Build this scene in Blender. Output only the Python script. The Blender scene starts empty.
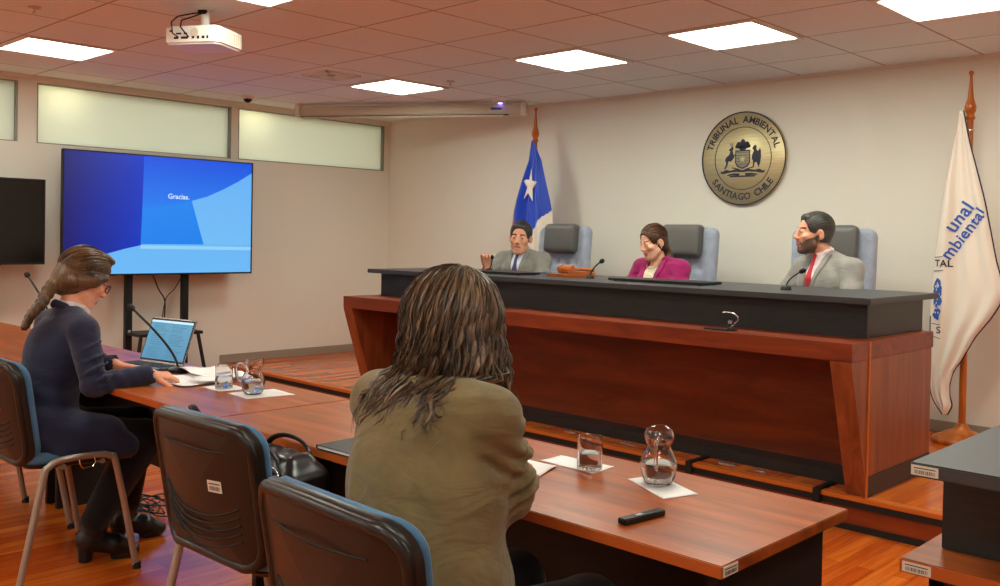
import bpy, bmesh, math, random
import numpy as np
from mathutils import Vector, Matrix, Euler

# ---------------------------------------------------------------- camera, world, exposure
scn = bpy.context.scene
COL = scn.collection
F, CY, YAW, PI_, RO, CZ = 937.1, 253.0, -.769, -.017, .019, 1.374
_f = Vector((math.sin(YAW)*math.cos(PI_), math.cos(YAW)*math.cos(PI_), math.sin(PI_)))
_r0 = Vector((math.cos(YAW), -math.sin(YAW), 0)); _u0 = _r0.cross(_f)
_R = _r0*math.cos(RO)+_u0*math.sin(RO); _U = -_r0*math.sin(RO)+_u0*math.cos(RO)
cd = bpy.data.cameras.new('camera'); cam = bpy.data.objects.new('camera', cd); COL.objects.link(cam)
cd.sensor_width = 36; cd.lens = F/1000*36; cd.shift_y = -(293-CY)/1000; cd.clip_start = .05
cam.matrix_world = Matrix(((_R.x, _U.x, -_f.x, 0), (_R.y, _U.y, -_f.y, 0), (_R.z, _U.z, -_f.z, CZ), (0, 0, 0, 1)))
scn.camera = cam
scn.view_settings.view_transform = 'Standard'; scn.view_settings.look = 'None'
scn.view_settings.gamma = 1; scn.view_settings.use_curve_mapping = False
scn.view_settings.exposure = 0.0
LAMP = 21.5          # emission of the ceiling panels
wd = bpy.data.worlds.new('world'); scn.world = wd; wd.use_nodes = True
wd.node_tree.nodes['Background'].inputs[0].default_value = (.9, .85, .8, 1)
wd.node_tree.nodes['Background'].inputs[1].default_value = .05
scn.cycles.max_bounces = 10; scn.cycles.diffuse_bounces = 8; scn.cycles.glossy_bounces = 4
scn.cycles.transmission_bounces = 8; scn.cycles.transparent_max_bounces = 8
scn.cycles.caustics_reflective = False; scn.cycles.caustics_refractive = False
scn.cycles.use_denoising = True; scn.cycles.sample_clamp_indirect = 4

H = 2.578; XL = -7.823; YB = 6.356; PZ = .166; PY = 4.40; XR = 2.2; YF = -3.0
rnd = random.Random(5)

# ---------------------------------------------------------------- materials
def rgb(r, g, b):
    return tuple(((c/255)/12.92 if c/255 <= .04045 else ((c/255+.055)/1.055)**2.4) for c in (r, g, b)) + (1,)
def mat(name, col, rough=.5, metal=0, spec=.5, emit=None, es=0, trans=0, ior=1.45, coat=0, sheen=0, alpha=1):
    m = bpy.data.materials.new(name); m.use_nodes = True; b = m.node_tree.nodes['Principled BSDF']
    b.inputs['Base Color'].default_value = col; b.inputs['Roughness'].default_value = rough
    b.inputs['Metallic'].default_value = metal; b.inputs['Specular IOR Level'].default_value = spec
    b.inputs['Transmission Weight'].default_value = trans; b.inputs['IOR'].default_value = ior
    b.inputs['Coat Weight'].default_value = coat; b.inputs['Sheen Weight'].default_value = sheen
    if emit: b.inputs['Emission Color'].default_value = emit; b.inputs['Emission Strength'].default_value = es
    m.diffuse_color = col
    return m
def nd(m, t, **kw):
    n = m.node_tree.nodes.new(t)
    for k, v in kw.items(): setattr(n, k, v)
    return n
def lk(m, a, b): m.node_tree.links.new(a, b)
def texco(m, scale=(1, 1, 1), rot=(0, 0, 0), out='Object'):
    t = nd(m, 'ShaderNodeTexCoord'); mp = nd(m, 'ShaderNodeMapping')
    mp.inputs['Scale'].default_value = scale; mp.inputs['Rotation'].default_value = rot
    lk(m, t.outputs[out], mp.inputs['Vector']); return mp.outputs['Vector']
def ramp(m, src, stops):
    r = nd(m, 'ShaderNodeValToRGB'); lk(m, src, r.inputs['Fac'])
    while len(r.color_ramp.elements) < len(stops): r.color_ramp.elements.new(.5)
    for e, (p, c) in zip(r.color_ramp.elements, stops): e.position = p; e.color = c
    return r.outputs['Color']
def noise(m, vec, scale=5, detail=4, rough=.6, dist=0):
    n = nd(m, 'ShaderNodeTexNoise'); n.inputs['Scale'].default_value = scale; n.inputs['Detail'].default_value = detail
    n.inputs['Roughness'].default_value = rough; n.inputs['Distortion'].default_value = dist
    lk(m, vec, n.inputs['Vector']); return n.outputs['Fac']
def bump(m, src, strength=.2, dist=.01, prev=None):
    b = nd(m, 'ShaderNodeBump'); b.inputs['Strength'].default_value = strength; b.inputs['Distance'].default_value = dist
    lk(m, src, b.inputs['Height'])
    if prev: lk(m, prev, b.inputs['Normal'])
    lk(m, b.outputs['Normal'], m.node_tree.nodes['Principled BSDF'].inputs['Normal']); return b.outputs['Normal']
def setcol(m, src): lk(m, src, m.node_tree.nodes['Principled BSDF'].inputs['Base Color'])
def wood(name, dark, light, axis, rough=.3, fine=30, spec=.5, coat=0):
    """axis = direction of the grain (0,1,2)"""
    m = mat(name, light, rough, spec=spec, coat=coat)
    sc = [fine*.25]*3; sc[axis] = .9
    v = texco(m, tuple(sc)); n = noise(m, v, 1.6, 6, .65, .6)
    mid = tuple((a+b)/2 for a, b in zip(dark, light))
    setcol(m, ramp(m, n, [(.3, dark), (.5, mid), (.68, light)]))
    return m
def fabric(name, col, rough=.9, bs=.25, scale=900, sheen=.2, wr=0):
    m = mat(name, col, rough, spec=.2, sheen=sheen)
    v = texco(m); n = noise(m, v, scale, 2); nn = noise(m, v, 14, 3)
    d = tuple(c*.86 for c in col[:3])+(1,); l = tuple(min(1, c*1.12) for c in col[:3])+(1,)
    setcol(m, ramp(m, nn, [(.3, d), (.7, l)]))
    p = bump(m, n, bs, .001)
    if wr:
        v2 = texco(m, (1, 1, 2.2)); w = noise(m, v2, 7, 2, .5, 1.5); bump(m, w, wr, .03, p)
    return m
M = {}
M['wall'] = mat('wall_paint', rgb(228, 224, 212), .85, spec=.2)
_v = texco(M['wall']); bump(M['wall'], noise(M['wall'], _v, 250, 3), .08, .002)
M['base'] = mat('baseboard_paint', rgb(150, 140, 125), .5)
# ceiling: 0.61 m tiles; the grid is thin grooves
m = M['ceil'] = mat('ceiling_tile', rgb(236, 241, 244), .9, spec=.1)
v = texco(m); sx = nd(m, 'ShaderNodeSeparateXYZ'); lk(m, v, sx.inputs[0])
def grid_line(src, off):
    a = nd(m, 'ShaderNodeMath', operation='ADD'); lk(m, src, a.inputs[0]); a.inputs[1].default_value = off
    b = nd(m, 'ShaderNodeMath', operation='PINGPONG'); lk(m, a.outputs[0], b.inputs[0]); b.inputs[1].default_value = .305
    c = nd(m, 'ShaderNodeMath', operation='LESS_THAN'); lk(m, b.outputs[0], c.inputs[0]); c.inputs[1].default_value = .006
    return c.outputs[0]
g1 = grid_line(sx.outputs['X'], 3.165+6.1); g2 = grid_line(sx.outputs['Y'], -4.57+6.1)
mx = nd(m, 'ShaderNodeMath', operation='MAXIMUM'); lk(m, g1, mx.inputs[0]); lk(m, g2, mx.inputs[1])
sp = noise(m, v, 160, 3); cr = ramp(m, sp, [(.3, rgb(226, 236, 240)), (.7, rgb(238, 246, 248))])
mix = nd(m, 'ShaderNodeMix', data_type='RGBA'); lk(m, mx.outputs[0], mix.inputs['Factor']); lk(m, cr, mix.inputs['A'])
mix.inputs['B'].default_value = rgb(170, 158, 146); setcol(m, mix.outputs['Result'])
bump(m, sp, .15, .003)
# floor: narrow orange strips running along Y
def floor_mat(name):
    m = mat(name, rgb(200, 100, 30), .17, spec=.5)
    v = texco(m, (1, 1, 1), (0, 0, math.pi/2))
    bt = nd(m, 'ShaderNodeTexBrick'); lk(m, v, bt.inputs['Vector'])
    bt.inputs['Scale'].default_value = 1; bt.inputs['Brick Width'].default_value = .9; bt.inputs['Row Height'].default_value = .075
    bt.inputs['Mortar Size'].default_value = .0007; bt.inputs['Color1'].default_value = rgb(234, 134, 46); bt.inputs['Color2'].default_value = rgb(192, 84, 24)
    bt.inputs['Mortar'].default_value = rgb(100, 36, 10); bt.offset = .37
    v2 = texco(m, (26, 1.2, 10)); n = noise(m, v2, 1.5, 5, .6, .4)
    c = ramp(m, n, [(.3, rgb(190, 130, 90)), (.7, rgb(255, 235, 205))])
    mix = nd(m, 'ShaderNodeMix', data_type='RGBA', blend_type='MULTIPLY'); mix.inputs['Factor'].default_value = .75
    lk(m, bt.outputs['Color'], mix.inputs['A']); lk(m, c, mix.inputs['B']); setcol(m, mix.outputs['Result'])
    return m
M['floor'] = floor_mat('floor_strips')
M['table'] = wood('table_cherry', rgb(120, 54, 18), rgb(186, 96, 38), 0, .28, 34)
M['bench'] = wood('bench_cherry', rgb(96, 34, 10), rgb(150, 62, 22), 0, .36, 34)
M['bench_v'] = wood('bench_cherry_upright', rgb(104, 50, 24), rgb(158, 84, 46), 2, .36, 34)
M['panel'] = wood('bench_panel_wood', rgb(92, 34, 12), rgb(132, 54, 20), 0, .34, 24)
M['edge'] = mat('edge_band', rgb(198, 104, 34), .4)
M['edge_dk'] = mat('table_edge_band', rgb(176, 88, 36), .35)
M['oak'] = wood('pole_wood', rgb(150, 72, 20), rgb(205, 115, 44), 2, .3, 40)
M['gavel'] = wood('gavel_wood', rgb(146, 72, 22), rgb(200, 118, 50), 0, .3, 60)
M['black'] = mat('black_laminate', rgb(38, 40, 44), .4)
_v = texco(M['black'], (6, 60, 60)); setcol(M['black'], ramp(M['black'], noise(M['black'], _v, 2), [(.3, rgb(26, 28, 29)), (.7, rgb(37, 39, 40))]))
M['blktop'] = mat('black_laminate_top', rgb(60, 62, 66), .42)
M['dark'] = mat('dark_panel', rgb(24, 20, 20), .6)
M['plastic'] = mat('black_plastic', rgb(26, 23, 22), .46)
M['blackmetal'] = mat('black_metal', rgb(30, 30, 32), .45, metal=.3)
M['rubber'] = mat('rubber', rgb(16, 16, 17), .6)
M['grey_metal'] = mat('grey_painted_metal', rgb(168, 160, 148), .35, metal=.55)
M['silver'] = mat('silver', rgb(200, 200, 200), .25, metal=.9)
M['chrome'] = mat('chrome', rgb(220, 220, 215), .12, metal=1)
M['blue'] = fabric('blue_upholstery', rgb(70, 112, 148), .85, .4, 700)
M['label'] = mat('paper_label', rgb(214, 208, 192), .6)
M['ink'] = mat('ink', rgb(60, 62, 70), .7)
M['paper'] = mat('white_paper', rgb(236, 236, 236), .7)
M['alu'] = mat('aluminium_trim', rgb(150, 146, 138), .4, metal=.6)
M['casing'] = mat('screen_casing', rgb(200, 188, 166), .5)
M['white_pl'] = mat('white_plastic', rgb(226, 222, 214), .4)
M['lampw'] = mat('lamp_diffuser', (1, 1, 1, 1), .5, emit=(.93, 1, .88, 1), es=LAMP)
M['glass'] = mat('clear_glass', (1, 1, 1, 1), .0, trans=1, ior=1.47)
M['water'] = mat('water', (1, 1, 1, 1), .0, trans=1, ior=1.33)

# ---------------------------------------------------------------- object helpers
def mesh_obj(name, verts, faces, m=None, parent=None, smooth=False, mats=None, mi=None, loc=None):
    me = bpy.data.meshes.new(name); me.from_pydata([tuple(v) for v in verts], [], [tuple(f) for f in faces]); me.update()
    for mm in (mats or ([m] if m else [])): me.materials.append(mm)
    if mi is not None: me.polygons.foreach_set('material_index', mi)
    if smooth: me.polygons.foreach_set('use_smooth', [True]*len(me.polygons))
    o = bpy.data.objects.new(name, me); COL.objects.link(o)
    if parent: o.parent = parent
    if loc: o.location = loc
    return o
def tag(o, label=None, cat=None, group=None, kind=None):
    if label: o['label'] = label
    if cat: o['category'] = cat
    if group: o['group'] = group
    if kind: o['kind'] = kind
    return o
def thing(name, label, cat, loc=(0, 0, 0), rz=0, group=None):
    o = bpy.data.objects.new(name, None); COL.objects.link(o); o.location = loc; o.rotation_euler = (0, 0, rz)
    return tag(o, label, cat, group)
def copy_tree(o, parent=None):
    c = o.copy(); COL.objects.link(c)
    if parent: c.parent = parent
    for ch in list(o.children): copy_tree(ch, c)
    return c
class B:
    """collects shapes into ONE mesh object; material slot per shape"""
    def __init__(s): s.v = []; s.f = []; s.mi = []; s.mats = []; s.sm = []
    def slot(s, m):
        if m not in s.mats: s.mats.append(m)
        return s.mats.index(m)
    def add(s, vs, fs, m, smooth=False):
        o = len(s.v); s.v += [tuple(v) for v in vs]; k = s.slot(m)
        for f in fs: s.f.append(tuple(i+o for i in f)); s.mi.append(k); s.sm.append(smooth)
        return s
    def box(s, a, b, m, bev=.002, T=None):
        bm = bmesh.new(); bmesh.ops.create_cube(bm, size=1)
        c = [(a[i]+b[i])/2 for i in range(3)]; d = [abs(b[i]-a[i]) for i in range(3)]
        for v in bm.verts: v.co = Vector((v.co.x*d[0], v.co.y*d[1], v.co.z*d[2]))
        if bev > 0: bmesh.ops.bevel(bm, geom=bm.edges[:], offset=min(bev, min(d)*.45), segments=2, affect='EDGES')
        for v in bm.verts: v.co += Vector(c)
        if T is not None: bmesh.ops.transform(bm, matrix=T, verts=bm.verts)
        bm.verts.index_update()
        s.add([v.co.copy() for v in bm.verts], [[v.index for v in f.verts] for f in bm.faces], m); bm.free(); return s
    def tube(s, pts, r, m, seg=10, cap=True, flat=1.0):
        pts = [Vector(p) for p in pts]; n = len(pts); rs = r if isinstance(r, (list, tuple)) else [r]*n
        vs = []; up = None
        for i, p in enumerate(pts):
            t = (pts[min(i+1, n-1)]-pts[max(i-1, 0)]).normalized()
            if up is None: up = t.orthogonal().normalized()
            up = (up - t*up.dot(t)); up = up.normalized() if up.length > 1e-6 else t.orthogonal().normalized()
            w = t.cross(up)
            for k in range(seg):
                a = 2*math.pi*k/seg; vs.append(p+up*math.cos(a)*rs[i]+w*math.sin(a)*rs[i]*flat)
        fs = [(i*seg+k, i*seg+(k+1) % seg, (i+1)*seg+(k+1) % seg, (i+1)*seg+k) for i in range(n-1) for k in range(seg)]
        if cap: fs += [tuple(range(seg))[::-1], tuple((n-1)*seg+k for k in range(seg))]
        return s.add(vs, fs, m, True)
    def lathe(s, prof, m, seg=32, c=(0, 0, 0), closed=False, T=None):
        vs = []
        for r, z in prof:
            for k in range(seg):
                a = 2*math.pi*k/seg; vs.append(Vector((c[0]+r*math.cos(a), c[1]+r*math.sin(a), c[2]+z)))
        if T is not None: vs = [T @ v for v in vs]
        n = len(prof); rng = n if closed else n-1
        fs = [(i*seg+k, i*seg+(k+1) % seg, ((i+1) % n)*seg+(k+1) % seg, ((i+1) % n)*seg+k) for i in range(rng) for k in range(seg)]
        if not closed:
            if prof[0][0] > 1e-6: fs.append(tuple(range(seg))[::-1])
            if prof[-1][0] > 1e-6: fs.append(tuple((n-1)*seg+k for k in range(seg)))
        return s.add(vs, fs, m, True)
    def prism(s, poly, a, b, m, axis=2):
        """poly = 2D outline in the two other axes (ccw), extruded from a to b along axis"""
        def P(u, v, w): return [(w, u, v), (u, w, v), (u, v, w)][axis]
        n = len(poly); vs = [P(u, v, a) for u, v in poly]+[P(u, v, b) for u, v in poly]
        fs = [tuple(range(n))[::-1], tuple(range(n, 2*n))]+[(i, (i+1) % n, n+(i+1) % n, n+i) for i in range(n)]
        return s.add(vs, fs, m)
    def build(s, name, parent=None, mods=None, sharp=True):
        o = mesh_obj(name, s.v, s.f, parent=parent, mats=s.mats, mi=s.mi)
        me = o.data
        me.polygons.foreach_set('use_smooth', s.sm)
        bm = bmesh.new(); bm.from_mesh(me); bmesh.ops.recalc_face_normals(bm, faces=bm.faces)
        if any(s.sm):
            for e in bm.edges:
                if len(e.link_faces) == 2 and e.calc_face_angle(0) > math.radians(50): e.smooth = False
        bm.to_mesh(me); bm.free()
        return o
def text_mesh(txt, size, m, name='lettering', extrude=.0005, align='CENTER', bold=0.0, spacing=1.0):
    cu = bpy.data.curves.new('t', 'FONT'); cu.body = txt; cu.size = size; cu.align_x = align; cu.align_y = 'CENTER'
    cu.extrude = extrude; cu.offset = bold; cu.space_character = spacing; cu.resolution_u = 3
    o = bpy.data.objects.new('t', cu); COL.objects.link(o); bpy.context.view_layer.update()
    me = bpy.data.meshes.new_from_object(o.evaluated_get(bpy.context.evaluated_depsgraph_get()))
    vs = [v.co.copy() for v in me.vertices]; fs = [tuple(p.vertices) for p in me.polygons]
    bpy.data.objects.remove(o); bpy.data.curves.remove(cu); bpy.data.meshes.remove(me)
    return vs, fs
def quad_z(p): return p
# ================================================================ THE SETTING
def struct(name, b):
    o = b.build(name); o['kind'] = 'structure'; return o
struct('floor', B().box((XL-.15, YF-.15, -.1), (XR+.15, YB+.15, 0), M['floor'], 0))
struct('ceiling', B().box((XL-.15, YF-.15, H), (XR+.15, YB+.15, H+.1), M['ceil'], 0))
struct('wall_back', B().box((XL-.15, YB, 0), (XR+.15, YB+.15, H), M['wall'], 0))
struct('wall_right', B().box((XR, YF, 0), (XR+.15, YB, H), M['wall'], 0))
struct('wall_front', B().box((XL-.15, YF-.15, 0), (XR+.15, YF, H), M['wall'], 0))
# left wall with three clerestory openings
WZ0, WZ1 = 2.05, 2.525
WIN = [(.55, 2.64), (2.78, 4.49), (4.56, 6.29)]
b = B().box((XL-.15, YF, 0), (XL, YB, WZ0), M['wall'], 0).box((XL-.15, YF, WZ1), (XL, YB, H), M['wall'], 0)
ys = [YF]+[y for w in WIN for y in w]+[YB]
for i in range(0, len(ys), 2): b.box((XL-.15, ys[i], WZ0), (XL, ys[i+1], WZ1), M['wall'], 0)
struct('wall_left', b)
# frosted glass
m = bpy.data.materials.new('frosted_glass'); m.use_nodes = True; nt = m.node_tree; nt.nodes.clear()
out = nt.nodes.new('ShaderNodeOutputMaterial'); mixs = nt.nodes.new('ShaderNodeMixShader'); tr = nt.nodes.new('ShaderNodeBsdfTranslucent')
df = nt.nodes.new('ShaderNodeBsdfDiffuse'); tr.inputs[0].default_value = rgb(240, 242, 232); df.inputs[0].default_value = rgb(222, 224, 208)
mixs.inputs[0].default_value = .45; nt.links.new(tr.outputs[0], mixs.inputs[1]); nt.links.new(df.outputs[0], mixs.inputs[2]); nt.links.new(mixs.outputs[0], out.inputs[0])
M['frost'] = m
for i, (a, c) in enumerate(WIN):
    fr = B()
    for (y0, y1, z0, z1) in ((a, a+.012, WZ0, WZ1), (c-.014, c, WZ0, WZ1), (a, c, WZ0, WZ0+.008), (a, c, WZ1-.006, WZ1)):
        fr.box((XL-.075, y0, z0), (XL-.005, y1, z1), M['alu'], .001)
    w = struct('window_%d' % (i+1), fr)
    B().box((XL-.05, a+.01, WZ0+.006), (XL-.044, c-.012, WZ1-.004), M['frost'], 0).build('glass_pane', w)
# the neighbouring corridor behind the clerestory, lit by its own downlights
b = B().box((XL-2.2, YF, 0), (XL-2.1, YB, 2.9), M['wall'], 0).box((XL-2.2, YF, 2.85), (XL-.15, YB, 2.95), M['wall'], 0)
b.box((XL-2.2, YF, -.1), (XL-.15, YB, 0), M['wall'], 0).box((XL-2.2, YF-.1, 0), (XL-.15, YF, 2.9), M['wall'], 0).box((XL-2.2, YB, 0), (XL-.15, YB+.1, 2.9), M['wall'], 0)
b.box((XL-.15, YF, H), (XL-.1, YB, 2.9), M['wall'], 0)
struct('wall_corridor', b)
def lamp(kind, name, loc, power, size=.1, col=(1, .9, .75), rot=(0, 0, 0), sy=None):
    L = bpy.data.lights.new(name, kind); L.energy = power; L.color = col
    if kind == 'AREA':
        L.size = size
        if sy: L.shape = 'RECTANGLE'; L.size_y = sy
    else: L.shadow_soft_size = size
    o = bpy.data.objects.new(name, L); COL.objects.link(o); o.location = loc; o.rotation_euler = rot; return o
lamp('AREA', 'corridor_light', (XL-1.1, 3.2, 2.83), 84, 1.2, (.86, .95, 1), sy=6)
for y in (3.0, 4.75, .85): lamp('POINT', 'corridor_downlight', (XL-.19, y, 2.46), 3.2, .05, (1, .90, .60))
# trim between wall and ceiling, baseboards
struct('trim_1', B().box((XL, YF, H-.035), (XL+.03, YB, H), M['wall'], .003).box((XL, YB-.02, H-.02), (XR, YB, H), M['wall'], .003))
struct('baseboard_left', B().box((XL, YF, 0), (XL+.015, PY, .08), M['base'], .003).box((XL, PY, PZ), (XL+.015, YB, PZ+.075), M['base'], .003))
struct('baseboard_back', B().box((XL, YB-.015, PZ), (XR, YB, PZ+.075), M['base'], .003))
# raised platform the bench stands on
M['riser'] = wood('riser_wood', rgb(108, 38, 12), rgb(150, 66, 24), 0, .3, 30)
b = B().box((XL, PY+.012, 0), (XR, YB, PZ-.004), M['floor'], 0)
b.box((XL, PY+.005, .03), (XR, PY+.012, PZ-.03), M['riser'], 0)
b.box((XL, PY-.006, 0), (XR, PY+.012, .03), M['dark'], .002)
b.box((XL, PY-.004, PZ-.055), (XR, PY+.012, PZ-.02), M['dark'], .001)
b.box((XL, PY-.012, PZ-.022), (XR, PY+.05, PZ), M['edge'], .003)
b.box((XL, PY+.05, PZ-.006), (XR, YB, PZ), M['floor'], 0)
struct('trim_2', b)

# ---------------------------------------------------------------- ceiling panels
X0, Y0, P = -3.165, 4.57, .61
def panel(ix, iy, label, group=None):
    x, y = X0+ix*P, Y0+iy*P
    t = thing('ceiling_light', label, 'ceiling light', (x+P/2, y+P/2, H), 0, group)
    f = B(); e = P/2-.008
    for (a0, b0, a1, b1) in ((-e, -e, e, -e+.03), (-e, e-.03, e, e), (-e, -e+.03, -e+.03, e-.03), (e-.03, -e+.03, e, e-.03)):
        f.box((a0, b0, -.012), (a1, b1, .004), M['white_pl'], .002)
    f.build('frame', t)
    B().box((-e+.03, -e+.03, -.006), (e-.03, e-.03, .002), M['lampw'], 0).build('diffuser', t)
g = None
panel(2, 0, 'square lit ceiling panel at the right edge, above the white flag', g)
panel(0, 0, 'square lit ceiling panel in front of the round wall seal')
panel(-2, 0, 'square lit ceiling panel between the seal and the blue flag')
panel(-5, 0, 'square lit ceiling panel nearest the pull-down screen casing')
panel(-6, -4, 'square lit ceiling panel above the dark blank television')
panel(-2, -4, 'lit ceiling panel cut by the top edge, right of the projector')
for k, (ix, iy) in enumerate([(2, -4), (-2, -8), (-6, -8), (2, -8), (5, -3), (5, -8), (-2, -11), (-6, -11), (3, -11), (6, 0)]):  # more panels on the tile grid, all out of view, added for lighting
    panel(ix, iy, 'unseen square ceiling panel added to light the room', 'unseen ceiling panels added for lighting')
# ceiling fittings
t = thing('ceiling_vent', 'square air vent flush in the ceiling tiles', 'vent', (-5.9, 4.22, H))
f = B()
for k in range(3):
    e = .16-.045*k
    for (a0, b0, a1, b1) in ((-e, -e, e, -e+.02), (-e, e-.02, e, e), (-e, -e, -e+.02, e), (e-.02, -e, e, e)): f.box((a0, b0, -.012+.003*k), (a1, b1, .0), M['white_pl'], .002)
f.build('louvre', t); B().box((-.03, -.03, -.004), (.03, .03, 0), M['base'], .001).build('core', t)
t = thing('dome_camera', 'small dark dome security camera on ceiling over the television', 'security camera', (-7.43, 4.42, H))
B().lathe([(.0, 0), (.055, 0), (.055, -.014), (.048, -.02), (0, -.02)][::-1], M['white_pl'], 24).build('mount', t)
B().lathe([(.038, -.018), (.037, -.03), (.028, -.045), (.012, -.054), (0, -.055)], mat('dome_glass', rgb(24, 20, 18), .1), 24).build('dome', t)
for (x, y, lb) in ((-5.37, 4.96, 'small ceiling sprinkler right of the panel near the screen casing'), (-5.395, 1.9, 'small ceiling sprinkler above the left lit panel, top left')):
    t = thing('sprinkler', lb, 'sprinkler', (x, y, H))
    B().lathe([(0, 0), (.035, 0), (.03, -.008), (0, -.008)][::-1], M['casing'], 20).build('plate', t)
    B().lathe([(.006, -.005), (.006, -.03), (.014, -.032), (.014, -.036), (0, -.036)], M['casing'], 12).build('head', t)
t = thing('access_point', 'round ceiling device with a glowing violet light near flag', 'network device', (-5.8, 5.96, H))
B().lathe([(0, 0), (.07, 0), (.062, -.016), (0, -.02)][::-1], M['white_pl'], 28).build('housing', t)
B().lathe([(0, -.019), (.02, -.0185), (.018, -.024), (0, -.025)][::-1], mat('violet_led', rgb(120, 110, 255), .4, emit=rgb(150, 140, 255), es=7), 20).build('status_light', t)

# pull-down screen casing, hung across the corner
a, c = Vector((-7.52, 4.99, 0)), Vector((-5.64, 6.14, 0)); dd = (c-a); ang = math.atan2(dd.y, dd.x); Lc = dd.length
t = thing('projection_screen', 'cream casing of a pull-down projection screen hung across the corner', 'projection screen', (a.x, a.y, H-.115), ang)
B().box((0, -.05, 0), (Lc, .05, .095), M['casing'], .012).build('casing', t)
B().box((.06, -.045, -.006), (Lc-.16, -.022, .003), M['dark'], .002).build('slot', t)
B().box((.08, -.058, -.022), (Lc-.2, -.028, -.005), M['casing'], .004).build('bottom_bar', t)
for x in (.03, Lc-.03): B().box((x-.025, -.055, -.004), (x+.025, .055, .113), M['white_pl'], .006).build('end_cap', t)
lb = B().box((Lc-.32, -.0515, .04), (Lc-.22, -.05, .062), mat('screen_logo', rgb(70, 70, 150), .5), 0); lb.build('logo', t)

# ---------------------------------------------------------------- projector
t = thing('projector', 'white projector hanging from the ceiling by a short pole', 'projector', (-4.70, 2.53, H), 0)
fw = Vector((-.50, .86, 0)).normalized(); ang = math.atan2(-fw.x, fw.y)
t.rotation_euler = (math.radians(0), 0, ang)
pj = B(); W2, D2 = .158, .13
outl = [(-W2, -D2+.01), (-W2+.01, -D2), (W2-.02, -D2), (W2, -D2+.03), (W2, D2-.02), (W2-.02, D2), (-W2+.02, D2), (-W2, D2-.02)]
pj.prism(outl, -.205, -.125, M['white_pl'], 2)
pj.prism([(x*.93, y*.93) for x, y in outl], -.216, -.205, M['white_pl'], 2)
pj.prism([(x*.9, y*.9) for x, y in outl], -.125, -.117, M['white_pl'], 2)
body = pj.build('body', t)
vt = B()
for k in range(9): vt.box((W2, -.07+.02*k, -.195), (W2+.003, -.062+.02*k, -.135), M['casing'], 0)
vt.build('vent_grille', t)
for (x, z, w, h) in ((-.12, -.185, .018, .01), (-.075, -.2, .03, .009), (-.035, -.2, .02, .008), (-.09, -.222, .025, .012), (-.04, -.222, .04, .012), (.01, -.222, .014, .012), (.04, -.222, .012, .016), (.07, -.222, .016, .014), (.095, -.222, .01, .016)):
    z += .04; B().box((x-w/2, -D2-.002, z-h/2), (x+w/2, -D2+.002, z+h/2), M['dark'], 0).build('port', t)
ro = B(); ro.lathe([(.0, 0), (.022, 0), (.022, .004), (0, .004)], M['casing'], 20, T=Matrix.Translation((.02, -D2-.001, -.155)) @ Matrix.Rotation(math.pi/2, 4, 'X')); ro.build('speaker_disc', t)
B().tube([(0, 0, -.12), (0, 0, -.0)], .024, M['white_pl'], 20).lathe([(.05, -.012), (.05, 0), (0, 0)], M['white_pl'], 24).box((-.08, -.05, -.125), (.08, .05, -.11), M['grey_metal'], .004).build('mount_pole', t)
B().tube([(0, 0, -.02), (-.05, -.03, -.03), (-.1, -.10, -.06), (-.11, -.145, -.10), (-.1, -.15, -.16), (-.07, -.14, -.182)], .004, M['rubber'], 8)\
   .tube([(.0, -.01, -.02), (-.03, -.05, -.05), (-.06, -.13, -.09), (-.05, -.155, -.13), (-.01, -.14, -.182)], .004, M['rubber'], 8).box((-.03, -.03, -.035), (.02, .02, -.005), M['rubber'], .006).build('cable', t)
B().lathe([(.035, 0), (.032, .02), (.026, .022), (.0, .016)], M['plastic'], 24, T=Matrix.Translation((-.07, D2, -.165)) @ Matrix.Rotation(-math.pi/2, 4, 'X')).build('lens', t)
# ================================================================ JUDGES' BENCH
XB0, XB1, YA, YS, YE, ZB = -5.685, -1.815, 4.205, 4.40, 5.235, .913
t = thing('judges_bench', 'long cherry wood courtroom bench with a raised black counter', 'bench', (0, 0, 0))
b = B().box((XB0, YA, ZB-.085), (XB1, YE, ZB), M['bench'], .003); b.build('ledge_top', t)
b.box
def wing(x0, x1, nm):
    b = B()
    poly = [(YA+.001, ZB-.086), (YS+.0, ZB-.086), (YE-.02, ZB-.086), (YE-.02, PZ), (YS+.02, PZ)]
    b.prism([(y, z) for y, z in poly], x0, x1, M['bench_v'], 0)
    o = b.build(nm, t); return o
wing(XB1-.105, XB1-.002, 'side_panel'); wing(XB0+.002, XB0+.105, 'side_panel')
B().box((XB1-.002, YS-.004, PZ), (XB1+.004, YS+.014, ZB-.001), M['edge'], .001).build('edge_strip', t)
B().box((XB0+.1, 4.72, PZ+.06), (XB1-.1, 4.74, ZB-.084), M['panel'], .001).build('front_panel', t)
B().box((XB0+.1, 4.57, PZ), (XB1-.1, 4.745, PZ+.062), M['black'], .002).box((XB1-.004, YS+.016, PZ), (XB1+.003, YE-.02, PZ+.1), M['black'], .001).build('plinth', t)
B().box((XB0+.05, 4.52, ZB), (-1.878, 5.245, 1.085), M['black'], .002).build('counter_box', t)
B().box((-5.71, 4.445, 1.083), (-1.835, 5.36, 1.113), M['blktop'], .003).build('counter_top', t)
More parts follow.
